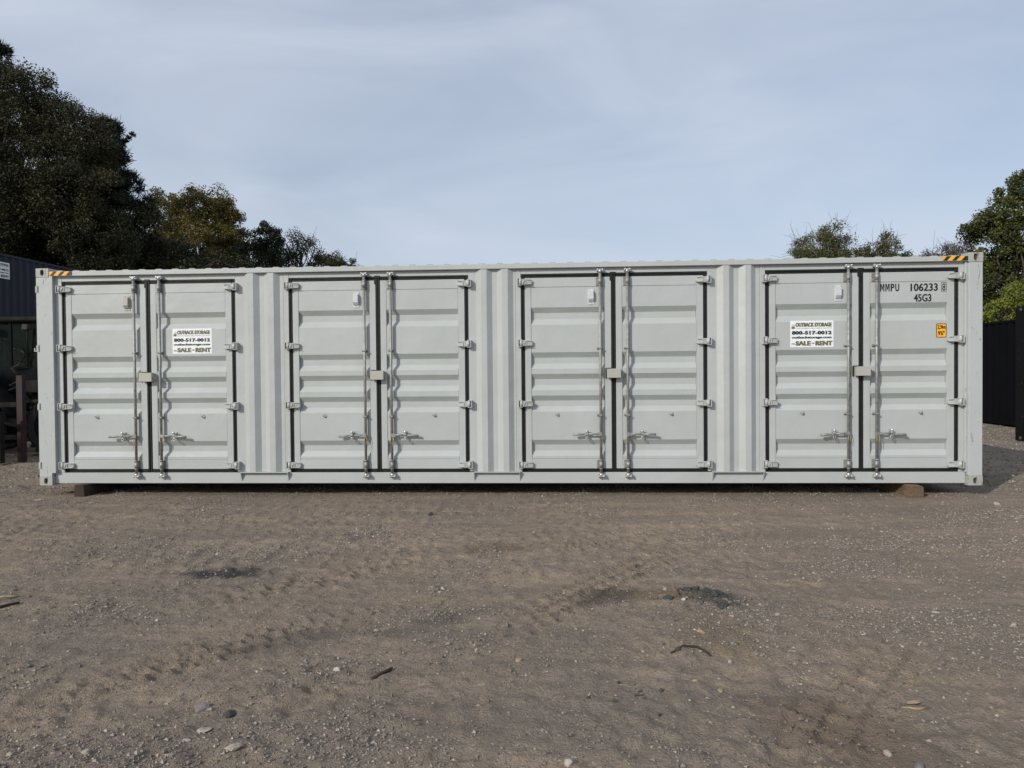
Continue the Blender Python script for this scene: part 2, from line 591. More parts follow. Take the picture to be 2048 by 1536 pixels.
def ground_mat():
    m, nt, b = new_mat('packed_gravel_dirt')
    P = coords(nt)
    big = noise(nt, 0.55, 5, 0.6, P, 0.8)
    Pd = N(nt, 'ShaderNodeMapping')
    Pd.inputs['Rotation'].default_value = (0, 0, R(-56))
    Pd.inputs['Scale'].default_value = (0.55, 3.0, 1)
    nt.links.new(N(nt, 'ShaderNodeNewGeometry').outputs['Position'], Pd.inputs['Vector'])
    trail = noise(nt, 1.0, 5, 0.6, Pd.outputs['Vector'], 0.5)
    mid = noise(nt, 5.0, 6, 0.65, P)
    fine = noise(nt, 55.0, 4, 0.7, P)
    grit = noise(nt, 170.0, 3, 0.7, P)
    Pe = N(nt, 'ShaderNodeMapping')
    Pe.inputs['Rotation'].default_value = (0, 0, R(-50))
    Pe.inputs['Scale'].default_value = (1.6, 8.0, 1)
    nt.links.new(N(nt, 'ShaderNodeNewGeometry').outputs['Position'], Pe.inputs['Vector'])
    scrape = noise(nt, 1.0, 6, 0.65, Pe.outputs['Vector'], 0.8)
    c = mixc(nt, ramp(nt, big.outputs['Fac'], 0.40, 0.60), (0.276, 0.221, 0.164), (0.233, 0.193, 0.156))
    c = mixc(nt, ramp(nt, trail.outputs['Fac'], 0.48, 0.62, 0, 0.5), c, (0.411, 0.317, 0.220))
    c = mixc(nt, ramp(nt, trail.outputs['Fac'], 0.46, 0.34, 0, 0.6), c, (0.200, 0.167, 0.136))
    c = mixc(nt, ramp(nt, scrape.outputs['Fac'], 0.54, 0.68, 0, 0.6), c, (0.187, 0.155, 0.125))
    c = mixc(nt, ramp(nt, mid.outputs['Fac'], 0.50, 0.66, 0, 0.6), c, (0.198, 0.164, 0.133))
    chip = noise(nt, 26.0, 3, 0.8, P)
    c = mixc(nt, ramp(nt, chip.outputs['Fac'], 0.53, 0.66, 0, 0.65), c, (0.139, 0.117, 0.099))
    c = mixc(nt, ramp(nt, chip.outputs['Fac'], 0.44, 0.32, 0, 0.55), c, (0.303, 0.256, 0.214))
    pk = N(nt, 'ShaderNodeAttribute', attribute_name='packed')
    gr_ = N(nt, 'ShaderNodeAttribute', attribute_name='gravelly')
    c = mixc(nt, ramp(nt, gr_.outputs['Fac'], 0.15, 1.0, 0, 0.65), c, (0.209, 0.175, 0.146))
    c = mixc(nt, ramp(nt, pk.outputs['Fac'], 0.2, 1.0, 0, 0.75), c, (0.256, 0.207, 0.156))
    c = mixc(nt, ramp(nt, fine.outputs['Fac'], 0.50, 0.66, 0, 0.60), c, (0.157, 0.131, 0.106))
    c = mixc(nt, ramp(nt, grit.outputs['Fac'], 0.58, 0.70, 0, 0.6), c, (0.565, 0.459, 0.360))
    # small pale stones pressed into the dirt
    vo = N(nt, 'ShaderNodeTexVoronoi')
    vo.inputs['Scale'].default_value = 38.0
    nt.links.new(P, vo.inputs['Vector'])
    sep = N(nt, 'ShaderNodeSeparateColor')
    nt.links.new(vo.outputs['Color'], sep.inputs['Color'])
    pick = N(nt, 'ShaderNodeMath', operation='GREATER_THAN')
    nt.links.new(sep.outputs[0], pick.inputs[0]); pick.inputs[1].default_value = 0.86
    near = N(nt, 'ShaderNodeMath', operation='LESS_THAN')
    nt.links.new(vo.outputs['Distance'], near.inputs[0]); near.inputs[1].default_value = 0.30
    mul = N(nt, 'ShaderNodeMath', operation='MULTIPLY')
    nt.links.new(pick.outputs[0], mul.inputs[0]); nt.links.new(near.outputs[0], mul.inputs[1])
    mul2 = N(nt, 'ShaderNodeMath', operation='MULTIPLY')
    nt.links.new(mul.outputs[0], mul2.inputs[0]); nt.links.new(sep.outputs[1], mul2.inputs[1])
    c = mixc(nt, mul2.outputs[0], c, (0.40, 0.36, 0.31))
    # stains with a shape of their own: dark grit patch, oily spots, ochre clay
    def blot(cx, cy, rx, ry, rot, colr, amt, c):
        mp = N(nt, 'ShaderNodeMapping')
        mp.vector_type = 'TEXTURE'
        mp.inputs['Location'].default_value = (cx, cy, GZ)
        mp.inputs['Rotation'].default_value = (0, 0, rot)
        mp.inputs['Scale'].default_value = (rx, ry, 1)
        nt.links.new(N(nt, 'ShaderNodeNewGeometry').outputs['Position'], mp.inputs['Vector'])
        ln = N(nt, 'ShaderNodeVectorMath', operation='LENGTH')
        nt.links.new(mp.outputs['Vector'], ln.inputs[0])
        ad = N(nt, 'ShaderNodeMath', operation='MULTIPLY_ADD')
        nt.links.new(mid.outputs['Fac'], ad.inputs[0]); ad.inputs[1].default_value = 1.5
        nt.links.new(ln.outputs['Value'], ad.inputs[2])
        f = ramp(nt, ad.outputs[0], 1.25, 1.85, amt, 0.0)
        return mixc(nt, f, c, colr)
    c = blot(4.15, -3.48, 0.42, 0.17, 0.1, (0.045, 0.045, 0.046), 0.9, c)
    c = blot(7.25, -4.05, 0.30, 0.22, 0.3, (0.070, 0.064, 0.058), 0.7, c)
    c = blot(7.95, -4.15, 0.30, 0.16, -0.5, (0.060, 0.058, 0.052), 0.7, c)
    c = blot(7.62, -4.05, 0.26, 0.16, 0.2, (0.21, 0.15, 0.09), 0.7, c)
    c = blot(7.85, -4.75, 0.28, 0.42, 0.1, (0.20, 0.155, 0.10), 0.6, c)
    c = blot(6.35, -2.72, 0.36, 0.22, 0.1, (0.16, 0.115, 0.07), 0.6, c)
    c = blot(8.15, -5.95, 0.34, 0.60, 0.7, (0.165, 0.128, 0.095), 0.65, c)
    c = blot(5.30, -4.95, 0.50, 0.20, 0.6, (0.095, 0.088, 0.080), 0.5, c)
    c = blot(6.15, -4.55, 0.50, 0.14, 0.7, (0.085, 0.080, 0.076), 0.5, c)
    nt.links.new(c, b.inputs['Base Color'])
    b.inputs['Roughness'].default_value = 0.95
    b.inputs['Specular IOR Level'].default_value = 0.15
    h1 = N(nt, 'ShaderNodeMath', operation='MULTIPLY_ADD')
    hs = N(nt, 'ShaderNodeMath', operation='MULTIPLY_ADD')
    nt.links.new(chip.outputs['Fac'], hs.inputs[0]); hs.inputs[1].default_value = 1.2
    nt.links.new(fine.outputs['Fac'], hs.inputs[2])
    nt.links.new(hs.outputs[0], h1.inputs[0]); h1.inputs[1].default_value = 0.8
    g2 = N(nt, 'ShaderNodeMath', operation='MULTIPLY')
    nt.links.new(grit.outputs['Fac'], g2.inputs[0]); g2.inputs[1].default_value = 0.35
    nt.links.new(g2.outputs[0], h1.inputs[2])
    bp = N(nt, 'ShaderNodeBump')
    bp.inputs['Distance'].default_value = 0.020
    bp.inputs['Strength'].default_value = 1.0
    nt.links.new(h1.outputs[0], bp.inputs['Height'])
    nt.links.new(bp.outputs['Normal'], b.inputs['Normal'])
    return m


M['ground'] = ground_mat()


def quick_mesh(name, verts, quads, mat, smooth=False, tint=None, nside=4):
    me = bpy.data.meshes.new(name)
    nv, nf = len(verts), len(quads)
    me.vertices.add(nv)
    me.vertices.foreach_set('co', np.ascontiguousarray(verts, dtype=np.float32).ravel())
    me.loops.add(nf * nside)
    me.loops.foreach_set('vertex_index', np.ascontiguousarray(quads, dtype=np.int32).ravel())
    me.polygons.add(nf)
    me.polygons.foreach_set('loop_start', np.arange(0, nf * nside, nside, dtype=np.int32))
    try:
        me.polygons.foreach_set('loop_total', np.full(nf, nside, dtype=np.int32))
    except Exception:
        pass
    me.materials.append(mat)
    me.update(calc_edges=True)
    me.validate()
    me.polygons.foreach_set('use_smooth', np.full(nf, smooth))
    if tint is not None:
        at_ = me.attributes.new('tint', 'FLOAT', 'POINT')
        at_.data.foreach_set('value', np.ascontiguousarray(tint, dtype=np.float32))
    return me


gx = spaced(0.6, 12.6, 0.018, 700, 1.11)
gy = spaced(-6.6, -1.6, 0.017, 700, 1.05, 1.35)
GX, GY = np.meshgrid(gx, gy)
GH = ground_h(GX, GY)
vg = np.stack([GX, GY, GH], -1).reshape(-1, 3)
ny, nx = GX.shape
ii = (np.arange(ny - 1)[:, None] * nx + np.arange(nx - 1)[None]).ravel()
qg = np.stack([ii, ii + 1, ii + nx + 1, ii + nx], 1)
ground_me = quick_mesh('ground', vg, qg, M['ground'], True)
for nm_, arr in (('packed', packed_amount(GX, GY)), ('gravelly', np.clip(gravel_density(GX, GY), 0, 1.5))):
    at_ = ground_me.attributes.new(nm_, 'FLOAT', 'POINT')
    at_.data.foreach_set('value', np.ascontiguousarray(arr.ravel(), dtype=np.float32))
ground = place('ground', ground_me)
tag(ground, 'packed brown gravel and dirt yard with tyre tracks and dark patches', None, None, 'structure')

# ------------------------------------------------------------------ the big side-opening container
LEN, HEI, WID = 12.192, 2.896, 2.438
box_root = empty('shipping_container', (0, 0, 0))
tag(box_root, 'long light grey shipping container with four double doors along its side, on timber blocks', 'shipping container')


def casting_mesh(name, ex, ez, mat, hole_sh=0, flip=False):
    """Corner casting; local box 0..0.178, -0.006..0.156, 0..0.118 with an oval hole in the front face."""
    w, d0, d1, h = 0.178, -0.006, 0.156, 0.118
    mb = MB()
    n = 32
    cx, cz = (0.088, 0.060)
    ring, oval, inner = [], [], []
    for k in range(n):
        a = 2 * math.pi * k / n
        ca, sa = math.cos(a), math.sin(a)
        s = min((w / 2 - .002) / max(abs(ca), 1e-6), (h / 2 - .002) / max(abs(sa), 1e-6))
        ring.append((w / 2 + s * ca, h / 2 + s * sa))
        rx, rz = 0.0255, 0.040
        e = 0.75
        oval.append((cx + rx * math.copysign(abs(ca) ** e, ca), cz + rz * math.copysign(abs(sa) ** e, sa)))
    vs = [(p[0], d0, p[1]) for p in ring] + [(p[0], d0, p[1]) for p in oval] + [(p[0], d0 + 0.028, p[1]) for p in oval]
    fs = [(k, (k + 1) % n, n + (k + 1) % n, n + k) for k in range(n)]
    fs += [(n + k, n + (k + 1) % n, 2 * n + (k + 1) % n, 2 * n + k) for k in range(n)]
    mb.add(vs, fs)
    c = 0.004                                            # rounded rim and the shell behind
    big = [(min(max(p[0] + (p[0] - w / 2) * .024, 0), w), d0 + c, min(max(p[1] + (p[1] - h / 2) * .036, 0), h)) for p in ring]
    base = len(mb.v)
    back = [(p[0], d1, p[2]) for p in big]
    mb.add(big + back, [(k, (k + 1) % n, n + (k + 1) % n, n + k) for k in range(n)] + [list(range(n, 2 * n))])
    for k in range(n):
        mb.f.append([k, (k + 1) % n, base + (k + 1) % n, base + k]); mb.m.append(0); mb.sm.append(False)
    mb.cur = 1
    mb.add([(p[0], d0 + 0.028, p[1]) for p in oval], [list(range(n))])
    mb.cur = 0
    return mb.mesh(name, [mat, M['hole']])


cast_me = casting_mesh('corner_casting', 1, 1, M['paint_worn'])
for (x, z) in ((0, 0), (LEN - 0.178, 0), (0, HEI - 0.118), (LEN - 0.178, HEI - 0.118)):
    place('corner_casting', cast_me, box_root, (x, 0, z))
    o = place('corner_casting', cast_me, box_root, (x + 0.178, WID, z))
    o.rotation_euler = (0, 0, math.pi)

# corner posts
ZP0, ZP1 = 0.119, HEI - 0.119
HZ = (2.616, 1.83, 1.05, 0.265)
mb = MB()
mb.box(0.0, 0.018, 0.0, 0.15, ZP0, ZP1)
zs = [ZP0]
for z in sorted(HZ):
    zs += [z - 0.045, z + 0.045]
zs.append(ZP1)
for k in range(0, len(zs), 2):
    mb.box(0.018, 0.034, 0.0, 0.15, zs[k], zs[k + 1])
mb.box(0.034, 0.170, 0.0, 0.15, ZP0, ZP1)
mb.box(0.018, 0.034, 0.04, 0.14, ZP0 + .001, ZP1 - .001)
mb.box(0.170, 0.222, 0.0, 0.010, 0.166, 2.789)
mb.box(0.214, 0.222, 0.010, 0.058, 0.166, 2.789)
mb.build('corner_post', M['paint_post'], box_root)
mb = MB()
mb.box(12.028, 12.189, 0.0, 0.15, ZP0, ZP1, 0.003)
mb.box(12.018, 12.028, 0.012, 0.10, ZP0 + .01, ZP1 - .01)
mb.box(11.992, 12.018, 0.026, 0.10, 0.164, 2.789, 0.004)
mb.build('corner_post', M['paint_post'], box_root)
for x in (0.0, LEN - 0.16):
    mb = MB(); mb.box(x, x + 0.16, WID - 0.15, WID, ZP0, ZP1, 0.003); mb.build('corner_post', M['paint_post'], box_root)
# hinge lugs of the end doors at the left edge
for z in HZ:
    mb = MB(); mb.box(-0.012, 0.014, -0.004, 0.05, z - 0.043, z + 0.043, 0.003); mb.build('hinge_lug', M['hardware'], box_root)

# rails
mb = MB(); mb.box(0.179, LEN - 0.179, 0.0, 0.06, 2.790, 2.853, 0.004); mb.build('top_rail', M['paint'], box_root)
mb = MB(); mb.box(0.179, LEN - 0.179, WID - 0.06, WID, 2.790, 2.853, 0.004); mb.build('top_rail', M['paint'], box_root)
mb = MB(); mb.box(0.1785, LEN - 0.1785, 0.055, 0.17, 0.020, 0.163, 0.004); mb.build('bottom_rail', M['paint'], box_root)
mb = MB(); mb.box(0.1785, LEN - 0.1785, WID - 0.17, WID - 0.01, 0.020, 0.163, 0.004); mb.build('bottom_rail', M['paint'], box_root)
mb = MB()
for x in np.arange(0.5, 12.0, 0.5):
    mb.box(x, x + 0.06, 0.171, WID - 0.171, 0.03, 0.13)
mb.box(0.1, LEN - 0.1, 0.171, WID - 0.171, 0.131, 0.159)
mb.build('floor', M['dark'], box_root)

# roof: transverse corrugation
mb = MB()
pts = [(0.18, 2.80), (0.18, 2.846)]
x = 0.24
while x < LEN - 0.4:
    pts += [(x, 2.848), (x + 0.030, 2.868), (x + 0.095, 2.868), (x + 0.125, 2.848)]
    x += 0.2265
pts += [(LEN - 0.18, 2.846), (LEN - 0.18, 2.80)]
n = len(pts)
vs = [(a, 0.035, b) for a, b in pts[1:-1]] + [(a, WID - 0.035, b) for a, b in pts[1:-1]]
k_ = n - 2
mb.add(vs, [(i, i + 1, k_ + i + 1, k_ + i) for i in range(k_ - 1)])
mb.add([(a, 0.035, 2.80) for a, b in pts[1:-1]] + [(a, 0.035, b) for a, b in pts[1:-1]], [(i, i + 1, k_ + i + 1, k_ + i) for i in range(k_ - 1)])
mb.build('roof', M['roof'], box_root)


def corrugated(mb, x0, x1, y_out, depth, z0, z1, pitch=0.278, back=None):
    pts, x = [(x0, y_out + depth)], x0 + 0.05
    while x + 0.21 < x1 - 0.03:
        pts += [(x, y_out + depth), (x + 0.068, y_out), (x + 0.140, y_out), (x + 0.208, y_out + depth)]
        x += pitch
    pts += [(x1, y_out + depth), (x1, y_out + depth + 0.004), (x0, y_out + depth + 0.004)]
    # keep the sheet a thin shell
    top = pts[:-2]
    shell = top + [(a, b + 0.004) for a, b in reversed(top)]
    mb.prism(shell, 'z', z0, z1)


mb = MB()
corrugated(mb, 0.17, LEN - 0.17, WID - 0.055, 0.04, 0.164, 2.789)
mb.build('back_wall', M['paint'], box_root)
for x in (0.04, LEN - 0.05):
    mb = MB()
    mb.box(x, x + 0.01, 0.151, WID - 0.151, 0.06, 2.85)
    for y in np.arange(0.3, 2.1, 0.27):
        mb.box(x - 0.018, x + 0.028, y, y + 0.10, 0.13, 2.76, 0.015)
    mb.build('end_wall', M['paint'], box_root)

# the four double doors
DC = [1.500, 4.592, 7.646, 10.742]
DW = 2.372
XO = [c - DW / 2 for c in DC]
XR = [c + DW / 2 for c in DC]
ZT, ZB = 2.722, 0.1635
PROF = [(2.549, 0.058)]
for a, b_, c_, d_ in ((2.290, 2.222, 2.142, 2.066), (1.712, 1.644, 1.568, 1.499), (1.434, 1.367, 1.290, 1.223), (1.154, 1.088, 1.013, 0.947), (0.582, 0.516, 0.441, 0.372)):
    PROF += [(a, 0.058), (b_, 0.103), (c_, 0.103), (d_, 0.058)]
PROF += [(0.341, 0.058)]

# side panels with two ribs between the doors
for i in range(3):
    x0, x1 = XR[i] + 0.0005, XO[i + 1] - 0.072
    pc = (0.5 * (XR[i] + XO[i + 1]))
    off = [-0.243, -0.170, -0.098, -0.030, 0.030, 0.103, 0.175, 0.243]
    ys = [0.056, 0.008, 0.008, 0.056, 0.056, 0.008, 0.008, 0.056]
    pts = [(x0, 0.056)] + [(pc + o_, y_) for o_, y_ in zip(off, ys)] + [(x1, 0.056)]
    mb = MB()
    mb.prism(pts + [(x1, 0.10), (x0, 0.10)], 'z', 0.1765, 2.7895)
    mb.build('side_panel', M['paint'], box_root)
    mb = MB(); mb.box(x1 + 0.003, XO[i + 1] - 0.0005, 0.053, 0.12, 0.164, 2.789, 0.002); mb.build('door_jamb', M['paint'], box_root)
    # ledge under the panel with its two gussets
    lx0, lx1 = XR[i] + 0.052, XO[i + 1] - 0.022
    mb = MB(); mb.box(lx0, lx1, 0.0, 0.10, 0.1640, 0.1755, 0.002); mb.box(lx0 + 0.02, lx1 - .02, 0.050, 0.0545, 0.133, 0.139); mb.build('ledge', M['paint'], box_root)
    for gx_ in (lx0 + 0.002, lx1 - 0.014):
        mb = MB(); mb.prism([(0.0548, 0.163), (0.003, 0.163), (0.0548, 0.050)], 'x', gx_, gx_ + 0.010); mb.build('gusset', M['paint'], box_root)
mb = MB(); mb.box(0.2225, XO[0] - 0.0005, 0.053, 0.12, 0.164, 2.789, 0.002); mb.build('door_jamb', M['paint'], box_root)
mb = MB(); mb.box(XR[3] + 0.0005, 11.9915, 0.053, 0.12, 0.164, 2.789, 0.002); mb.build('door_jamb', M['paint'], box_root)
for i in range(4):
    mb = MB(); mb.box(XO[i] + 0.0005, XR[i] - 0.0005, 0.055, 0.12, ZT + 0.0005, 2.789, 0.002); mb.build('door_header', M['paint'], box_root)


def leaf_mesh(a, b):
    mb = MB()
    z0, z1 = ZB + 0.047, ZT - 0.050
    sl, sr = 0.080, 0.085
    mb.box(a, a + sl, 0.055, 0.105, z0, z1, 0.003)
    mb.box(b - sr, b, 0.055, 0.105, z0, z1, 0.003)
    mb.box(a + sl + .001, b - sr - .001, 0.055, 0.105, 2.552, z1, 0.002)
    mb.box(a + sl + .001, b - sr - .001, 0.055, 0.105, z0, 0.338, 0.002)
    pts = [(y, z) for z, y in PROF]
    mb.prism(pts + [(0.112, 0.341), (0.112, 2.549)], 'x', a + sl + .0025, b - sr - .0025)
    return mb.mesh('door', M['paint'])


def gasket_mesh(a, b, centre_side):
    """Rubber seal around one leaf (a..b is the outer span of the seal); centre_side 0: seal strip at b, 1: none."""
    mb = MB()
    def strip(x0, x1, z0, z1, vert):
        mb.box(x0, x1, 0.060, 0.085, z0, z1, 0.003)
        if vert:
            w = x1 - x0
            mb.box(x0 + w * .12, x0 + w * .38, 0.050, 0.0605, z0 + .004, z1 - .004, 0.003)
            mb.box(x1 - w * .36, x1 - w * .10, 0.053, 0.0605, z0 + .004, z1 - .004, 0.003)
        else:
            h = z1 - z0
            mb.box(x0 + .004, x1 - .004, 0.049, 0.0605, z1 - h * .42, z1 - h * .08, 0.003)
            mb.box(x0 + .004, x1 - .004, 0.053, 0.0605, z0 + h * .08, z0 + h * .34, 0.003)
    t = 0.049
    if centre_side == 0:
        strip(a, a + t - .002, ZB, ZT, True)
        strip(a + t - .001, b, ZT - t, ZT, False)
        strip(a + t - .001, b, ZB, ZB + t - .004, False)
        strip(b - 0.001, b + 0.056, ZB + 0.006, ZT - 0.002, True)
        mb.box(b - 0.018, b + 0.058, 0.046, 0.0595, ZT - 0.020, ZT + 0.012, 0.004)
        mb.box(b - 0.020, b + 0.012, 0.047, 0.0595, ZT - 0.10, ZT - 0.021, 0.006)
    else:
        strip(b - t + .002, b, ZB, ZT, True)
        strip(a, b - t + .001, ZT - t, ZT, False)
        strip(a, b - t + .001, ZB, ZB + t - .004, False)
    return mb.mesh('gasket', M['rubber'])


def hinge_mesh(s):
    """s=+1: blade points to +x (left side of the opening); origin on the gasket's outer edge at hinge height."""
    mb = MB()
    X = lambda v: s * v
    def b(x0, x1, *r, c=0.002):
        mb.box(X(x0), X(x1), *r, c=c)
    # bracket welded to the jamb: two lugs and their web
    b(-0.040, 0.012, -0.012, 0.0525, 0.039, 0.048)
    b(-0.040, 0.012, -0.012, 0.0525, -0.048, -0.039)
    b(-0.042, -0.032, -0.014, 0.0525, -0.048, 0.048)
    b(-0.031, -0.012, 0.020, 0.0525, -0.0385, 0.0385)
    mb.tube([(X(-0.002), 0.004, -0.050), (X(-0.002), 0.004, 0.050)], 0.010, 10)
    mb.tube([(X(-0.002), 0.004, -0.038), (X(-0.002), 0.004, 0.038)], 0.019, 12)
    # blade tapering towards the leaf
    out = [(0.004, 0.037), (0.078, 0.036), (0.140, 0.026), (0.143, 0.020), (0.143, -0.020), (0.140, -0.026), (0.078, -0.037), (0.004, -0.038)]
    y_f = lambda x: 0.004 + 0.022 * max(0, (x - 0.05)) / 0.1
    n = len(out)
    vs = [(X(x), y_f(x) - 0.004, z) for x, z in out] + [(X(x), y_f(x) + 0.016 if x < .07 else 0.0545, z) for x, z in out]
    mb.add(vs, [list(range(n)), list(range(2 * n - 1, n - 1, -1))] + [(i, (i + 1) % n, n + (i + 1) % n, n + i) for i in range(n)])
    # pressed ribs
    b(0.010, 0.140, y_f(0.08) - 0.012, y_f(0.05) + 0.002, 0.024, 0.032, c=0.003)
    b(0.010, 0.140, y_f(0.08) - 0.012, y_f(0.05) + 0.002, -0.033, -0.025, c=0.003)
    b(0.058, 0.070, y_f(0.08) - 0.012, y_f(0.05) + 0.002, -0.024, 0.023, c=0.003)
    mb.prism([(X(0.022), -0.022), (X(0.030), -0.024), (X(0.054), 0.018), (X(0.046), 0.022)], 'y', -0.006, 0.004)
    return mb.mesh('hinge', M['hardware'])


ROD_Y, ROD_R = 0.014, 0.0175


def rod_mesh():
    mb = MB()
    mb.tube([(0, ROD_Y, 0.128), (0, ROD_Y, 2.745)], ROD_R, 16)
    for z0, z1 in ((2.640, 2.675), (2.555, 2.572), (0.318, 0.332), (0.208, 0.222)):
        mb.tube([(0, ROD_Y, z0), (0, ROD_Y, z1)], ROD_R + 0.004, 16)
    return mb.mesh('lock_rod', M['zinc'])


def bearing_mesh():
    """Long keeper plate round the rod; origin at its centre height."""
    mb = MB()
    mb.box(-0.050, 0.038, 0.048, 0.0545, -0.055, 0.055, 0.003)
    mb.tube([(0, ROD_Y, -0.040), (0, ROD_Y, 0.040)], ROD_R + 0.006, 16)
    mb.box(-0.020, 0.020, ROD_Y, 0.0485, -0.040, 0.040, 0.003)
    for x in (-0.040, 0.031):
        for z in (-0.042, 0.042, 0.0):
            mb.tube([(x, 0.0485, z), (x, 0.040, z)], 0.0065, 6, smooth=False)
    return mb.mesh('rod_bearing', M['zinc'])


def guide_mesh():
    mb = MB()
    mb.box(-0.046, 0.034, 0.047, 0.0545, -0.014, 0.014, 0.003)
    mb.box(-0.024, 0.024, ROD_Y - 0.026, 0.0475, -0.009, 0.009, 0.004)
    mb.tube([(-0.037, 0.047, 0), (-0.037, 0.036, 0)], 0.008, 6, smooth=False)
    return mb.mesh('rod_guide', M['zinc'])


def cam_mesh(s):
    """Cam and keeper at a rod end; s=+1 top, -1 bottom; origin at rod end height."""
    mb = MB()
    mb.tube([(0, ROD_Y, s * -0.028), (0, ROD_Y, s * 0.012)], ROD_R + 0.006, 14)
    mb.box(-0.036, 0.038, ROD_Y - 0.024, ROD_Y + 0.016, s * 0.000, s * 0.020, 0.006)
    mb.box(-0.042, -0.024, ROD_Y - 0.016, 0.0545, s * -0.010, s * 0.026, 0.005)
    mb.box(0.026, 0.050, ROD_Y - 0.020, 0.0545, s * -0.016, s * 0.016, 0.006)
    mb.ball((0.034, ROD_Y - 0.018, s * 0.012), 0.014, 8, 5)
    mb.ball((-0.030, ROD_Y - 0.012, s * 0.016), 0.012, 8, 5)
    return mb.mesh('cam_keeper', M['zinc_bright'])


def handle_mesh(s):
    """Handle bar lying along s*x from the rod; origin at rod centre, handle height."""
    mb = MB()
    X = lambda v: s * v
    mb.box(X(-0.014), X(0.052), -0.014, 0.030, -0.022, 0.024, 0.004)
    mb.tube([(X(0.030), -0.004, 0.004), (X(0.10), 0.000, 0.006), (X(0.17), 0.006, 0.004)], 0.0115, 10)
    mb.tube([(X(0.165), 0.006, 0.004), (X(0.27), -0.002, 0.002), (X(0.352), -0.008, -0.002)], [0.0115, 0.015, 0.0145], 10)
    mb.box(X(0.185), X(0.345), -0.010, 0.004, -0.014, 0.016, 0.004)
    return mb.mesh('lock_handle', M['zinc'])


def catch_mesh():
    mb = MB()
    mb.box(-0.018, 0.018, 0.046, 0.0575, -0.060, 0.050, 0.003)
    mb.box(-0.016, 0.016, -0.010, 0.046, 0.016, 0.038, 0.006)
    mb.ball((0, -0.004, 0.040), 0.021, 10, 6)
    mb.box(-0.014, 0.014, -0.016, 0.012, -0.004, 0.030, 0.004)
    mb.box(-0.014, 0.014, 0.004, 0.046, -0.030, -0.016, 0.004)
    ring = [(0.017 * math.cos(a), 0.002 + 0.0 * a, -0.046 + 0.017 * math.sin(a)) for a in np.linspace(0, 2 * math.pi, 13)]
    mb.tube(ring, 0.0055, 6, cap=False)
    return mb.mesh('handle_catch', M['zinc_bright'])


def strap_mesh():
    mb = MB()
    mb.tube([(0.012, -0.008, 0.0), (0.018, -0.012, -0.05), (0.010, -0.010, -0.105), (0.016, -0.004, -0.155)], 0.0032, 5)
    mb.tube([(-0.010, -0.008, -0.002), (-0.013, -0.012, -0.06), (-0.006, -0.008, -0.120)], 0.0032, 5)
    return mb.mesh('seal_strap', M['strap'])


def vent_mesh(mat):
    """Louvre box with plate; origin at plate centre."""
    mb = MB()
    mb.box(-0.042, 0.042, 0.052, 0.0575, -0.100, 0.100, 0.004)
    x0, x1 = -0.034, 0.028
    prof = [(0.053, 0.078), (0.030, 0.074), (0.012, 0.066), (0.012, -0.030), (0.040, -0.066), (0.053, -0.066)]
    mb.prism(prof, 'x', x0, x1)
    for x, z in ((-0.028, 0.090), (0.026, 0.090), (0.0, -0.086)):
        mb.tube([(x, 0.0525, z), (x, 0.047, z)], 0.0055, 6, smooth=False)
    return mb.mesh('vent', mat)


def hook_mesh():
    mb = MB()
    mb.tube([(-0.026, 0.056, 0.010), (-0.012, 0.040, -0.004), (0.004, 0.036, -0.012), (0.020, 0.048, -0.004)], 0.0055, 6)
    mb.tube([(-0.006, 0.040, -0.006), (0.006, 0.030, 0.012), (0.014, 0.050, 0.022)], 0.0045, 6)
    return mb.mesh('lashing_hook', M['zinc'])


def lockbox_mesh():
    """Hood over the padlock bolt; origin at the opening's centre line, box mid height."""
    mb = MB()
    mb.box(-0.088, 0.086, -0.036, -0.030, -0.058, 0.058, 0.002)
    mb.box(-0.088, 0.086, -0.0295, 0.040, 0.051, 0.057, 0.002)
    mb.box(0.080, 0.0855, -0.0295, 0.0545, -0.057, 0.0505, 0.002)
    mb.box(-0.0875, -0.082, -0.0295, 0.030, -0.057, 0.0505, 0.002)
    mb.box(0.034, 0.079, 0.020, 0.0545, -0.030, 0.040, 0.002)
    mb.tube([(0.088, 0.0, -0.012), (0.112, -0.006, -0.022), (0.122, 0.012, -0.002), (0.108, 0.022, 0.012)], 0.0045, 6)
    return mb.mesh('lock_box', M['lock_box'])


def lock_gap_shade_mesh():  # black strips standing in for the gap shadow left of and above the hood
    mb = MB()
    mb.box(-0.104, -0.090, 0.042, 0.0545, -0.066, 0.064)
    mb.box(-0.089, -0.032, 0.042, 0.0545, 0.059, 0.070)
    return mb.mesh('lock_box_gap_shade', M['rubber'])  # shade strips borrow the gasket's black


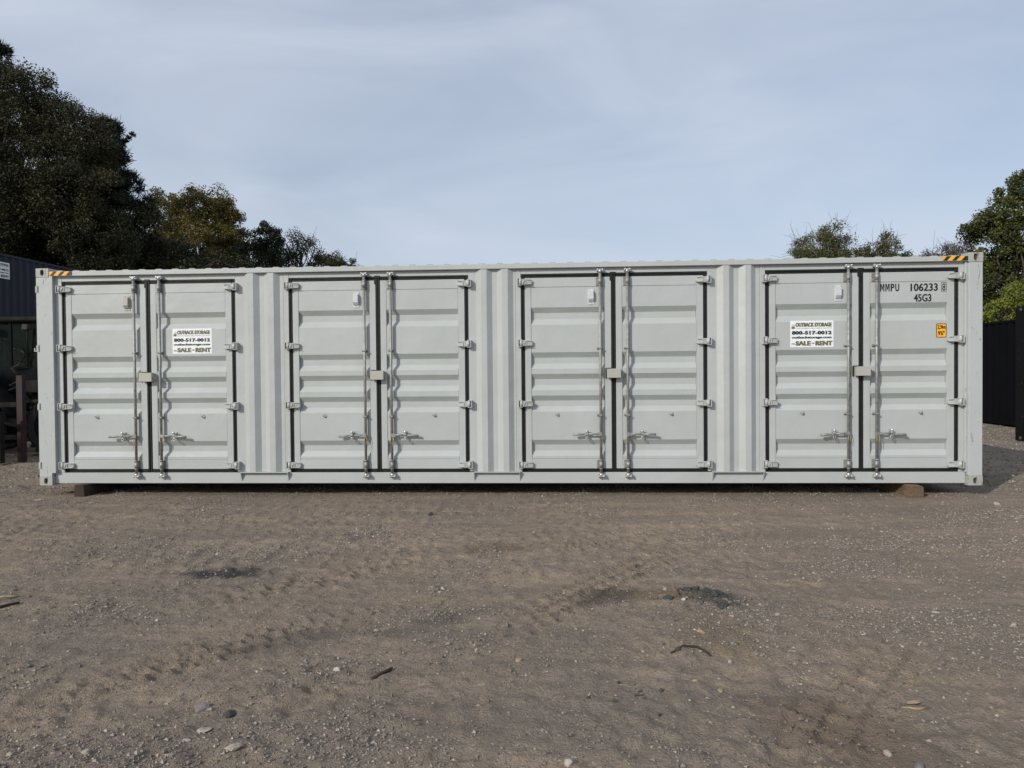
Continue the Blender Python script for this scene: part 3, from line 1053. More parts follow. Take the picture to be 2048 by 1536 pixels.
def sign_mesh(w, h, plane='xz'):
    """Company sign; origin at its lower left corner, standing 2 mm off its base plane."""
    mb = MB()
    S = lambda u: u * w
    T = lambda v: v * h
    yy = -0.0020 if plane == 'xz' else 0.0020
    if plane == 'xz':
        mb.box(0, w, -0.0012, 0.0, 0, h)
    else:
        mb.box(0.0, 0.0012, 0, w, 0, h)
    A = dict(y=yy, plane=plane)
    mb.cur = 1
    text_into(mb, 'OUTBACK STORAGE', S(.125), S(.955), T(.770), T(.925), bold=0.045, heavy=3, **A)
    text_into(mb, 'CONTAINERS DELIVERED ON SITE', S(.12), S(.955), T(.695), T(.732), bold=0.01, spacing=1.15, **A)
    for k, (bx, tx, tz) in enumerate(((.055, .028, .83), (.065, .050, .88), (.078, .085, .92), (.090, .115, .86), (.045, .020, .77))):
        vs = [(S(bx - .012), T(.695)), (S(bx + .014), T(.695)), (S(tx), T(tz))]
        mb.add([(a, yy, b) if plane == 'xz' else (yy, a, b) for a, b in vs], [(0, 1, 2)])
    text_into(mb, 'SALE', S(.125), S(.475), T(.055), T(.235), bold=0.05, heavy=3, **A)
    text_into(mb, 'RENT', S(.585), S(.975), T(.055), T(.235), bold=0.05, heavy=3, **A)
    mb.cur = 2
    text_into(mb, '800-517-0012', S(.040), S(.955), T(.470), T(.615), bold=0.05, heavy=3, spacing=1.1, **A)
    text_into(mb, 'outbackstorage.com', S(.035), S(.955), T(.300), T(.415), bold=0.045, heavy=2, **A)
    text_into(mb, 'FOR', S(.030), S(.110), T(.095), T(.150), bold=0.05, **A)
    text_into(mb, 'OR', S(.495), S(.565), T(.115), T(.170), bold=0.05, **A)
    return mb.mesh('sign', [M['sign_white'], M['ink_olive'], M['ink_green']], recalc=False)


def label_mesh():
    """Yellow height plate; origin lower left."""
    mb = MB()
    w, h, r = 0.126, 0.177, 0.014
    def rr(i, y0):
        p = []
        for cx, cz, a0 in ((w - r, h - r, 0), (r, h - r, 90), (r, r, 180), (w - r, r, 270)):
            for k in range(5):
                a = R(a0 + k * 22.5)
                p.append((cx + (r - i) * math.cos(a), cz + (r - i) * math.sin(a)))
        return p
    mb.cur = 1
    mb.prism(rr(0, 0), 'y', -0.0012, 0.0)
    mb.cur = 0
    p = rr(0.008, 0)
    mb.add([(a, -0.0018, b) for a, b in p], [list(range(len(p)))])
    mb.cur = 1
    text_into(mb, '2,9m', 0.016, 0.112, 0.100, 0.158, -0.0024, bold=0.02, heavy=2)
    text_into(mb, "9'6\"", 0.022, 0.100, 0.026, 0.082, -0.0024, bold=0.02, heavy=2)
    return mb.mesh('height_label', [M['yellow'], M['brown_ink']], recalc=False)


def serial_mesh():
    """Container number; in container coordinates on the leaf's outer face."""
    mb = MB()
    y = 0.0565
    A = dict(y=y, bold=0.012, heavy=0)
    z0, z1 = 2.432, 2.528
    for x0 in (10.976, 11.040):                          # narrow block M: two stems and a V
        x1, st = x0 + 0.052, 0.0125
        for a, b in ((x0, x0 + st), (x1 - st, x1)):
            mb.add([(a, y, z0), (b, y, z0), (b, y, z1), (a, y, z1)], [(0, 1, 2, 3)])
        xm = (x0 + x1) / 2
        for sx in (-1, 1):
            e = xm + sx * (0.026 - st)
            mb.add([(xm - 0.005, y - 1e-4, z0 + .022), (xm + 0.005, y - 1e-4, z0 + .022), (e + 0.004, y - 1e-4, z1), (e - 0.004, y - 1e-4, z1)], [(0, 1, 2, 3)])
    B = dict(y=y, bold=0.02, heavy=1)
    text_into(mb, 'P', 11.106, 11.150, z0, z1, **B)
    text_into(mb, 'U', 11.162, 11.208, z0, z1, **B)
    text_into(mb, '106233', 11.348, 11.678, 2.430, 2.528, **B)
    text_into(mb, '8', 11.732, 11.772, 2.432, 2.524, **A)
    for x0, x1, z0, z1 in ((11.719, 11.724, 2.422, 2.536), (11.780, 11.785, 2.422, 2.536), (11.724, 11.780, 2.531, 2.536), (11.724, 11.780, 2.422, 2.427)):
        mb.add([(x0, y, z0), (x1, y, z0), (x1, y, z1), (x0, y, z1)], [(0, 1, 2, 3)])
    text_into(mb, '45G3', 11.388, 11.600, 2.298, 2.394, **B)
    return mb.mesh('lettering', M['ink_black'], recalc=False)


half = DW / 2
L_leaf = leaf_mesh(-half + 0.050, -0.030)
R_leaf = leaf_mesh(0.030, half - 0.050)
L_gask = gasket_mesh(-half, -0.0275, 0)
R_gask = gasket_mesh(0.030, half, 1)
H_L, H_R = hinge_mesh(1), hinge_mesh(-1)
ROD, BEAR, GUIDE, CAM_T, CAM_B = rod_mesh(), bearing_mesh(), guide_mesh(), cam_mesh(1), cam_mesh(-1)
HAN_L, HAN_R, CATCH, STRAP, HOOK = handle_mesh(-1), handle_mesh(1), catch_mesh(), strap_mesh(), hook_mesh()
VENT_B, VENT_W = vent_mesh(M['beige_vent']), vent_mesh(M['white_vent'])
LBOX, LGAP_SHADE = lockbox_mesh(), lock_gap_shade_mesh()
SIGN = sign_mesh(0.535, 0.334)

for i, xc in enumerate(DC):
    for s in (-1, 1):
        d = place('door', L_leaf if s < 0 else R_leaf, box_root, (xc, 0, 0))
        place('gasket', L_gask if s < 0 else R_gask, d)
        for z in HZ:
            hi = place('hinge', H_L if s < 0 else H_R, d, (s * half + random.uniform(-.003, .003), 0, z + random.uniform(-.004, .004)))
            hi.rotation_euler = (0, R(random.uniform(-.8, .8)), 0)
        rx = -0.172 if s < 0 else 0.174
        place('lock_rod', ROD, d, (rx, 0, 0))
        for z in (2.614, 0.268):
            place('rod_bearing', BEAR, d, (rx, 0, z))
        for z in (1.757, 0.899):
            place('rod_guide', GUIDE, d, (rx, 0, z))
        place('cam_keeper', CAM_T, d, (rx, 0, 2.748))
        place('cam_keeper', CAM_B, d, (rx, 0, 0.128))
        ho = place('lock_handle', HAN_L if s < 0 else HAN_R, d, (rx, 0, 0.652))
        ho.rotation_euler = (0, R(s * random.uniform(-1.0, 3.2)), R(random.uniform(-3, 3)))
        place('handle_catch', CATCH, d, (rx + s * 0.178, 0, 0.655))
        so = place('seal_strap', STRAP, d, (rx, 0, 0.640))
        so.rotation_euler = (R(random.uniform(-6, 3)), R(random.uniform(-8, 8)), R(random.uniform(0, 360)) if (i + s) % 2 else 0)
        so.scale = (1, 1, random.uniform(0.6, 1.25))
        place('lashing_hook', HOOK, d, (s * 0.728, 0, 0.905))
        if s < 0:
            place('vent', VENT_B if i == 0 else VENT_W, d, (-0.284, 0, 2.420))
            if i == 3:
                place('sign', SIGN, d, (9.868 - xc, 0.0575, 1.744))
                d['label'] = 'door with the white company sign and a white vent, second from the right end'
        else:
            place('lock_box', LBOX, d, (-0.004, 0, 1.436))
            place('lock_box_gap_shade', LGAP_SHADE, d, (-0.004, 0, 1.436))
            if i == 0:
                place('sign', SIGN, d, (1.826 - xc, 0.0575, 1.742))
                d['label'] = 'door with the white company sign, second from the left end'
            if i == 3:
                place('lettering', serial_mesh(), d, (-xc, 0, 0))
                place('height_label', label_mesh(), d, (11.659 - xc, 0.0575, 1.847))
                d['label'] = 'rightmost door with the black container number and yellow height label'


def tape(x0, x1):
    mb = MB()
    y, z0, z1 = -0.0015, 2.796, 2.851
    mb.box(x0, x1, y, -0.0002, z0, z1)
    mb.cur = 1
    p, w, sl = 0.110, 0.058, 0.050
    x = x0 - sl
    while x < x1:
        q = [(x, z0), (x + w, z0), (x + w + sl, z1), (x + sl, z1)]
        if x + w > x0 and x + sl < x1:
            q = [(min(max(a, x0), x1), b) for a, b in q]
            mb.add([(a, y - 0.0008, b) for a, b in q], [(0, 1, 2, 3)])
        x += p
    return mb.build('hazard_tape', [M['ink_black'], M['yellow']], box_root)


tape(0.184, 0.500)
tape(11.700, 12.010)

# ------------------------------------------------------------------ timber blocks under the container
def timber(name, x, y, w, h, length, rz, mat, label, slope=0.0):
    mb = MB()
    z1 = 0.0185
    g = ground_h(np.array([x]), np.array([y]))[0] - 0.015
    hh = z1 - g
    c = 0.006
    sec = [(-w / 2, 0), (w / 2, 0), (w / 2, hh - c), (w / 2 - c, hh), (-w / 2 + c, hh), (-w / 2, hh - c)]
    n = len(sec)
    vs, fs = [], []
    for k, yy in enumerate((0.0, 0.03, length * .4, length)):
        dz = -slope if k == 0 else (-slope * .9 if k == 1 else 0)
        vs += [(a + random.uniform(-.003, .003), yy + random.uniform(-.006, .006) * (k == 0), b + (dz if b > 0 else 0)) for a, b in sec]
    for k in range(3):
        fs += [(k * n + i, k * n + (i + 1) % n, (k + 1) * n + (i + 1) % n, (k + 1) * n + i) for i in range(n)]
    fs += [list(range(n)), list(range(3 * n, 4 * n))]
    mb.add(vs, fs)
    o = mb.build(name, mat)
    o.location = (x, y, g)
    o.rotation_euler = (0, 0, rz)
    tag(o, label, 'timber block', 'timber blocks under the grey container')
    return o


timber('timber_block', 0.60, -0.085, 0.135, 0.15, 1.1, R(-4), M['timber_dark'], 'dark damp timber block under the left end of the grey container')
timber('timber_block', 11.37, -0.075, 0.15, 0.15, 1.1, R(6), M['timber'], 'lighter brown timber block under the right end of the grey container', 0.022)


# ------------------------------------------------------------------ other containers
def simple_container(name, loc, rz, L, H, mat, post_mat, label, group, pitch=0.278):
    root = empty(name, loc, rz)
    tag(root, label, 'shipping container', group)
    W = 2.438
    def b(nm, *a, m=mat, c=0.003):
        mb = MB(); mb.box(*a, c); return mb.build(nm, m, root)
    for x in (0, L - 0.16):
        for y in (0.0, W - 0.16):
            b('corner_post', x, x + 0.16, y, y + 0.16, 0.119, H - 0.119, m=post_mat)
    cm = casting_mesh('corner_casting', 1, 1, post_mat)
    for x in (0, L - 0.178):
        for z in (0, H - 0.118):
            place('corner_casting', cm, root, (x, 0, z))
            o = place('corner_casting', cm, root, (x + 0.178, W, z)); o.rotation_euler = (0, 0, math.pi)
    for y in (0.0, W - 0.06):
        b('top_rail', 0.179, L - 0.179, y + 0.001, y + 0.061, H - 0.105, H - 0.035)
        b('bottom_rail', 0.179, L - 0.179, y + 0.004, y + 0.056, 0.02, 0.165)
    for k, y in enumerate((0.010, W - 0.058)):
        mb = MB(); corrugated(mb, 0.161, L - 0.161, y, 0.038, 0.166, H - 0.106, pitch); mb.build('side_panel', mat, root)
    for x in (0.05, L - 0.06):
        mb = MB(); mb.box(x, x + 0.01, 0.161, W - 0.161, 0.05, H - 0.05)
        for y in np.arange(0.3, 2.1, 0.27):
            mb.box(x - 0.02, x + 0.03, y, y + 0.11, 0.15, H - 0.15, 0.018)
        mb.build('end_panel', mat, root)
    b('roof', 0.05, L - 0.05, 0.062, W - 0.062, H - 0.05, H - 0.03)
    b('floor', 0.05, L - 0.05, 0.06, W - 0.06, 0.06, 0.15, m=M['dark'])
    return root


# stack on the left: long sides face +X (towards the grey container), run along +Y
g1 = 'dark navy containers stacked on the left'
LX = -8.99
simple_container('shipping_container', (LX, 6.6, GZ + 0.02), math.pi / 2, 12.192, 2.591, M['navy'], M['navy'],
                 'dark navy container at the bottom of the left stack, behind the loader', g1)
up_c = simple_container('shipping_container', (LX, 6.6, GZ + 0.02 + 2.594), math.pi / 2, 12.192, 2.591, M['navy'], M['navy'],
                        'dark navy container on top of the left stack, carrying a white sign', g1)
sg = place('sign', sign_mesh(0.80, 0.47), up_c, (10.93 - 6.6 - 0.80, 0.0085, 4.31 - (GZ + 0.02 + 2.594)))
# the right-hand pair
simple_container('shipping_container', (19.2, 21.9, GZ + 0.03), -math.pi / 2, 12.192, 2.896, M['black_paint'], M['black_paint'],
                 'black ribbed container between the grey container and the nearer black one', 'black containers on the right', 0.30)
simple_container('shipping_container', (16.90, 6.86, GZ + 0.03), R(-36.5), 6.058, 2.896, M['black_paint'], M['black_worn'],
                 'black container with a chipped corner post, cut by the right edge of the picture', 'black containers on the right')


# ------------------------------------------------------------------ wheel loader and steel frame in the shade on the left
def loader():
    o = at(105, 905, 14.1)
    root = empty('wheel_loader', (o[0], o[1], GZ))
    tag(root, 'dark wheel loader with a glazed cab parked in the shade left of the grey container', 'wheel loader')
    # local x to the right, y away; wheel centre at x=0
    def wheel(x, y0):
        rw = 0.60
        mb = MB()
        mb.tube([(x, y0, rw), (x, y0 + 0.05, rw), (x, y0 + 0.40, rw), (x, y0 + 0.45, rw)], [rw - .09, rw - .02, rw - .02, rw - .09], 36)
        for k in range(26):
            a = 2 * math.pi * k / 26
            for yy, sh in ((y0 - 0.005, 0), (y0 + 0.235, 0.12)):
                ca, sa = math.cos(a + sh), math.sin(a + sh)
                vs = []
                for da, r_ in ((-.055, rw - .055), (.055, rw - .055), (.04, rw + .005), (-.04, rw + .005)):
                    aa = a + sh + da
                    vs.append((x + r_ * math.cos(aa), rw + r_ * math.sin(aa)))
                mb.prism(vs, 'y', yy, yy + 0.22)
        w = mb.build('wheel', M['tyre'], root)
        mb = MB()
        mb.tube([(x, y0 - 0.012, rw), (x, y0 + 0.05, rw)], [0.36, 0.30], 28)
        mb.tube([(x, y0 - 0.03, rw), (x, y0 - 0.010, rw)], [0.12, 0.13], 20)
        for k in range(8):
            a = 2 * math.pi * k / 8
            mb.tube([(x + .2 * math.cos(a), y0 - .03, rw + .2 * math.sin(a)), (x + .2 * math.cos(a), y0 - .01, rw + .2 * math.sin(a))], 0.016, 6)
        mb.build('rim', M['loader'], w)
    for x in (0.0, -2.3):
        for y in (0.0, 1.45):
            wheel(x, y)
    mb = MB()
    mb.box(-2.9, 1.1, 0.50, 1.40, 0.55, 0.98, 0.03)
    mb.box(-1.85, -0.2, 0.12, 1.75, 0.98, 1.25, 0.03)
    mb.build('chassis', M['loader'], root)
    mb = MB(); mb.box(-1.80, 0.60, 0.085, 0.118, 1.075, 1.135, 0.005); mb.build('yellow_strip', M['loader_yellow'], root)
    mb = MB()
    mb.prism([(-0.30, 1.26), (1.25, 1.26), (1.30, 1.55), (1.15, 1.72), (-0.30, 1.78)], 'y', 0.25, 1.65)
    for k in range(5):
        mb.box(0.10 + k * .16, 0.16 + k * .16, 0.238, 0.249, 1.34, 1.62)
    mb.build('engine_hood', M['loader'], root)
    cab = MB()
    x0, x1, y0, y1, z0, z1 = -1.75, -0.33, 0.22, 1.60, 1.26, 2.70
    for x in (x0, x1 - 0.07):
        for y in (y0, y1 - 0.07):
            cab.box(x, x + 0.07, y, y + 0.07, z0, z1)
    cab.box(x0 + .72, x0 + .77, y0, y0 + .06, z0, z1)
    cab.box(x0, x1, y0 - .01, y1, z0, z0 + 0.52, 0.02)
    cab.build('cab', M['loader'], root)
    mb = MB(); mb.box(x0 - 0.06, x1 + 0.08, y0 - 0.08, y1 + 0.06, z1 + .001, z1 + 0.10, 0.03); mb.build('cab_roof', M['rusty'], root)
    for (a, b_) in ((x0 + .075, x0 + .715), (x0 + .775, x1 - .075)):
        mb = MB(); mb.box(a, b_, y0 + .02, y0 + .03, z0 + .525, z1 - .005); mb.build('window', M['glass'], root)
    mb = MB(); mb.box(x0 + .075, x1 - .075, y1 - .05, y1 - .04, z0 + .525, z1 - .005); mb.build('window', M['glass'], root)
    mb = MB(); mb.box(x1 - 0.04, x1 - 0.03, y0 + .075, y1 - .075, z0 + .525, z1 - .005); mb.build('window', M['glass'], root)
    mb = MB()
    c = np.array([-0.78, 0.95, 2.02])
    mb.tube([c + np.array([0.19 * math.cos(a), 0.19 * math.sin(a), 0.08 * math.cos(a)]) for a in np.linspace(0, 2 * math.pi, 21)], 0.016, 6, cap=False)
    mb.tube([c, c + np.array([0.16, 0, -0.45])], 0.025, 8)
    mb.tube([c + np.array([-.19, 0, -.08]), c, c + np.array([.19, 0, .08])], 0.012, 6)
    mb.build('steering_wheel', M['dark'], root)
    mb = MB(); mb.box(-1.45, -1.0, 0.65, 1.15, 1.79, 1.92, 0.04); mb.box(-1.52, -1.42, 0.65, 1.15, 1.92, 2.40, 0.04); mb.build('seat', M['dark'], root)
    mb = MB()
    mb.tube([(-0.62, 0.20, 1.80), (-0.60, 0.16, 2.3), (-0.58, 0.16, 2.62)], 0.016, 6)
    mb.build('grab_rail', M['rusty'], root)
    mb = MB(); mb.tube([(-0.90, 0.14, 1.78), (-0.72, 0.10, 1.84), (-0.60, 0.10, 2.02), (-0.66, 0.12, 2.10), (-0.86, 0.14, 2.16)], 0.018, 6); mb.build('hose', M['dark'], root)
    mb = MB(); text_into(mb, 'LA U', -0.49, -0.22, 2.10, 2.17, 0.205, bold=0.02); 
    mb.build('lettering', M['zinc_bright'], root)
    mb = MB(); mb.box(-0.325, -0.20, 0.21, 0.22, 2.05, 2.22); mb.build('side_plate', M['loader'], root)
    mb = MB()
    mb.prism([(-1.95, 1.95), (-1.80, 2.05), (-0.55, 1.05), (-0.62, 0.85), (-0.80, 0.86)], 'y', -0.16, -0.04)
    mb.build('lift_arm', M['loader'], root)
    mb = MB(); mb.tube([(-1.7, -0.10, 1.55), (-0.95, -0.10, 1.05)], 0.055, 10); mb.tube([(-1.25, -0.10, 1.25), (-0.75, -0.10, 0.92)], 0.03, 10); mb.build('hydraulic_ram', M['rusty'], root)
    for x in (-0.55, -1.3):
        mb = MB(); mb.box(x - .07, x + .07, 0.02, 0.13, 2.52, 2.64, 0.02); mb.build('work_lamp', M['dark'], root)
    mb = MB(); mb.tube([(0.35, 0.9, 1.70), (0.35, 0.9, 2.50), (0.30, 0.9, 2.62)], 0.05, 10); mb.build('exhaust', M['rusty'], root)
    mb = MB(); mb.tube([(-0.95, 0.02, 2.30), (-0.98, -0.12, 2.34)], 0.012, 6); mb.box(-1.06, -0.92, -0.15, -0.12, 2.12, 2.36, 0.01); mb.build('mirror', M['dark'], root)
    for k, (xa, za, xb, zb) in enumerate(((-0.98, 1.30, -0.42, 1.02), (-0.90, 1.42, -0.45, 1.22), (-1.02, 1.05, -0.66, 0.70))):
        mb = MB(); mb.tube([(xa, 0.06, za), ((xa + xb) / 2, 0.02, max(za, zb) + .10), (xb, 0.06, zb)], 0.018, 6); mb.build('hose', M['dark'], root)
    mb = MB(); mb.box(-0.62, -0.28, 0.02, 0.11, 1.27, 1.52, 0.02); mb.build('tool_box', M['rusty'], root)
    return root


loader()


def steel_frame():
    p = at(40, 900, 13.2)
    root = empty('steel_rack', (p[0], p[1], GZ))
    tag(root, 'weathered steel rack with one maroon post standing in front of the loader', 'steel rack')
    mb = MB(); mb.box(-0.055, 0.065, 0.0, 0.10, 0.0, 1.62, 0.006); mb.build('maroon_post', M['maroon'], root)
    mb = MB(); mb.box(-0.21, -0.09, -0.35, -0.25, 0.0, 0.95, 0.006); mb.build('post', M['rusty'], root)
    mb = MB(); mb.box(-1.30, -1.18, 0.0, 0.10, 0.0, 1.62, 0.006); mb.build('post', M['rusty'], root)
    for z in (1.03, 0.42):
        mb = MB(); mb.box(-1.175, -0.06, 0.01, 0.08, z, z + 0.09, 0.006); mb.build('cross_bar', M['rusty'], root)
    mb = MB(); mb.box(-1.30, -0.211, -0.34, -0.26, 0.80, 0.90, 0.006); mb.build('cross_bar', M['rusty'], root)
    mb = MB(); mb.box(-0.16, -0.10, -0.249, 0.0, 0.30, 0.36, 0.004); mb.build('brace', M['rusty'], root)
    for xa, za, xb, zb in ((-0.95, 0.05, -0.55, 1.55), (-0.62, 0.05, -0.30, 1.15), (-0.45, 0.50, -0.12, 0.98)):
        mb = MB(); mb.box(xa - .03, xa + .03, 0.16, 0.22, za, zb, 0.004); mb.build('post', M['rusty'], root)
    mb = MB(); mb.tube([(-1.1, 0.13, 0.55), (-0.5, 0.12, 0.75), (0.02, 0.13, 0.62)], 0.03, 8); mb.build('pipe', M['rusty'], root)
    mb = MB(); mb.tube([(-0.17, 0.05, 1.76), (-0.10, 0.05, 1.68), (0.0, 0.05, 1.60)], 0.022, 8); mb.build('pipe', M['rusty'], root)
    mb = MB(); mb.box(-1.35, 0.02, -0.45, -0.24, -0.02, 0.03, 0.004); mb.build('base_plate', M['timber'], root)


steel_frame()

# ------------------------------------------------------------------ trees
def leaf_cloud(centres, crad, per, size, r, flat=0.8, tint_c=None, aspect=0.55, droop=0.2):
    n = len(centres)
    idx = np.repeat(np.arange(n), per)
    m = len(idx)
    d = r.normal(size=(m, 3))
    d /= np.linalg.norm(d, axis=1, keepdims=True)
    rad = r.random(m) ** (1 / 2.2)
    cr = (crad[idx] if hasattr(crad, '__len__') else crad)
    pos = centres[idx] + d * (rad * cr)[:, None] * np.array([1, 1, flat])
    a = r.normal(size=(m, 3)); a[:, 2] -= droop
    a /= np.linalg.norm(a, axis=1, keepdims=True)
    up = d * 0.7 + r.normal(size=(m, 3)) * 0.6 + np.array([0, 0, 0.5])
    b = np.cross(a, up); b /= np.linalg.norm(b, axis=1, keepdims=True) + 1e-9
    s = size * (0.6 + 0.8 * r.random(m))
    la, lb = a * s[:, None], b * (s * aspect)[:, None]
    v = np.empty((m, 4, 3))
    v[:, 0] = pos - la * .5
    v[:, 1] = pos + lb * .5
    v[:, 2] = pos + la * .5
    v[:, 3] = pos - lb * .5
    base = tint_c[idx] if tint_c is not None else 0.5
    t = np.clip(base + r.normal(size=m) * 0.18, 0, 1)
    return v.reshape(-1, 3), np.arange(m * 4).reshape(-1, 4), np.repeat(t, 4)


def limb(mb, p, q, r0, r1, r, n=4, wob=0.08):
    p, q = np.array(p), np.array(q)
    L = np.linalg.norm(q - p)
    mid1 = p + (q - p) * 0.35 + r.normal(size=3) * L * wob + np.array([0, 0, L * 0.05])
    mid2 = p + (q - p) * 0.70 + r.normal(size=3) * L * wob + np.array([0, 0, L * 0.03])
    mb.tube([p, mid1, mid2, q], [r0, r0 * .6 + r1 * .4, r0 * .3 + r1 * .7, r1], n, cap=False)


def tree(name, label, base, blobs, leaf, mat, bark, seed, per=70, size=0.16, crad=0.55, clumps=1.0, group=None, limbs=60,
         trunk_r=0.22, shell=(0.45, 1.0), droop=0.2, twigs=0, cat='tree', aspect=0.55, tint_shift=0.0):
    r = np.random.default_rng(seed)
    root = empty(name, (base[0], base[1], GZ))
    tag(root, label, cat, group)
    org = np.array([base[0], base[1], GZ])
    C, T = [], []
    for (c, rad) in blobs:
        rad = np.array(rad)
        vol = rad[0] * rad[1] * rad[2]
        k = max(4, int(clumps * 10 * vol ** 0.72))
        d = r.normal(size=(k, 3)); d /= np.linalg.norm(d, axis=1, keepdims=True)
        rr = shell[0] + (shell[1] - shell[0]) * r.random(k) ** 0.6
        C.append(np.array(c) + d * rad * rr[:, None])
        T.append(np.clip(0.45 + tint_shift + 0.25 * r.normal(size=k), 0, 1))
    C = np.concatenate(C) - org
    T = np.concatenate(T)
    keep = C[:, 2] > 0.25
    C, T = C[keep], T[keep]
    cr = crad * (0.6 + 0.8 * r.random(len(C)))
    if leaf:
        v, q, t = leaf_cloud(C, cr, per, size, r, tint_c=T, droop=droop, aspect=aspect)
        place('crown', quick_mesh('crown', v, q, mat, False, t), root)
    top = C[:, 2].max()
    cen = np.array([np.mean(C[:, 0]), np.mean(C[:, 1]), top * 0.8])
    mb = MB()
    tp = [np.array([0, 0, -0.1]), np.array([cen[0] * .25, cen[1] * .25, top * .3]) + r.normal(size=3) * .1,
          np.array([cen[0] * .7, cen[1] * .7, top * .55]), cen]
    mb.tube(tp, [trunk_r * 1.25, trunk_r * .8, trunk_r * .5, trunk_r * .12], 8)
    pick = r.permutation(len(C))[:limbs]
    for i in pick:
        f = np.clip(C[i][2] / top * 0.75, 0.12, 0.92) * 3
        k = min(int(f), 2)
        p = tp[k] + (tp[k + 1] - tp[k]) * (f - k)
        limb(mb, p, C[i], trunk_r * .30, 0.02, r)
        for _ in range(twigs):
            e = C[i] + r.normal(size=3) * crad * 1.3 + np.array([0, 0, crad * .5])
            limb(mb, C[i] + (p - C[i]) * .12 * r.random(), e, 0.018, 0.006, r, 3)
    mb.build('trunk', bark, root)
    return root


def pb(u, v, d, ru, rv, rd=None):
    """Crown lobe given where it stands: pixel centre, depth, pixel radii turned into metres at that depth."""
    k = d / F_PX
    return (at(u, v, d), (ru * k, (rd if rd else ru * k), rv * k))


LEAF_DARK = leaf_mat('dark_oak_leaves', (0.014, 0.019, 0.007), (0.052, 0.048, 0.015), 0.15)
LEAF_OLIVE = leaf_mat('olive_autumn_leaves', (0.085, 0.078, 0.020), (0.190, 0.150, 0.040))
LEAF_NEEDLE = leaf_mat('pine_needles', (0.008, 0.017, 0.012), (0.026, 0.040, 0.026), 0.1)
LEAF_EVER = leaf_mat('dark_green_leaves', (0.012, 0.022, 0.010), (0.040, 0.055, 0.020))
LEAF_MID = leaf_mat('mid_green_leaves', (0.035, 0.046, 0.014), (0.120, 0.130, 0.034))
LEAF_BRIGHT = leaf_mat('yellow_green_leaves', (0.110, 0.140, 0.022), (0.260, 0.270, 0.050))
LEAF_SPARSE = leaf_mat('thin_autumn_leaves', (0.055, 0.062, 0.020), (0.130, 0.128, 0.045))
LEAF_BROWN = leaf_mat('brown_grey_leaves', (0.070, 0.050, 0.040), (0.130, 0.100, 0.075))

gl = 'trees beyond the left container stack'
# tall oak mass at the left edge
tree('oak_tree', 'tallest dark oak tree at the left edge, above the navy container stack', at(40, 900, 32)[:2],
     [pb(40, 205, 32, 85, 75), pb(-60, 260, 32, 90, 110), pb(70, 320, 31, 110, 110), pb(-20, 420, 30, 120, 110), pb(100, 440, 31, 110, 100), pb(40, 530, 33, 150, 60)],
     True, LEAF_DARK, M['bark'], 11, per=353, size=0.096, crad=0.62, group=gl, trunk_r=0.34, clumps=1.5)
tree('oak_tree', 'dark oak tree between the tallest oak and the ragged pine on the left', at(165, 900, 31)[:2],
     [pb(158, 285, 31, 70, 72), pb(205, 300, 31, 32, 62), pb(150, 390, 30, 85, 90), pb(190, 480, 30, 75, 80), pb(110, 250, 32, 50, 70), pb(200, 545, 33, 110, 50)],
     True, LEAF_DARK, M['bark'], 12, per=353, size=0.092, crad=0.55, group=gl, trunk_r=0.3, tint_shift=0.05, clumps=1.6)


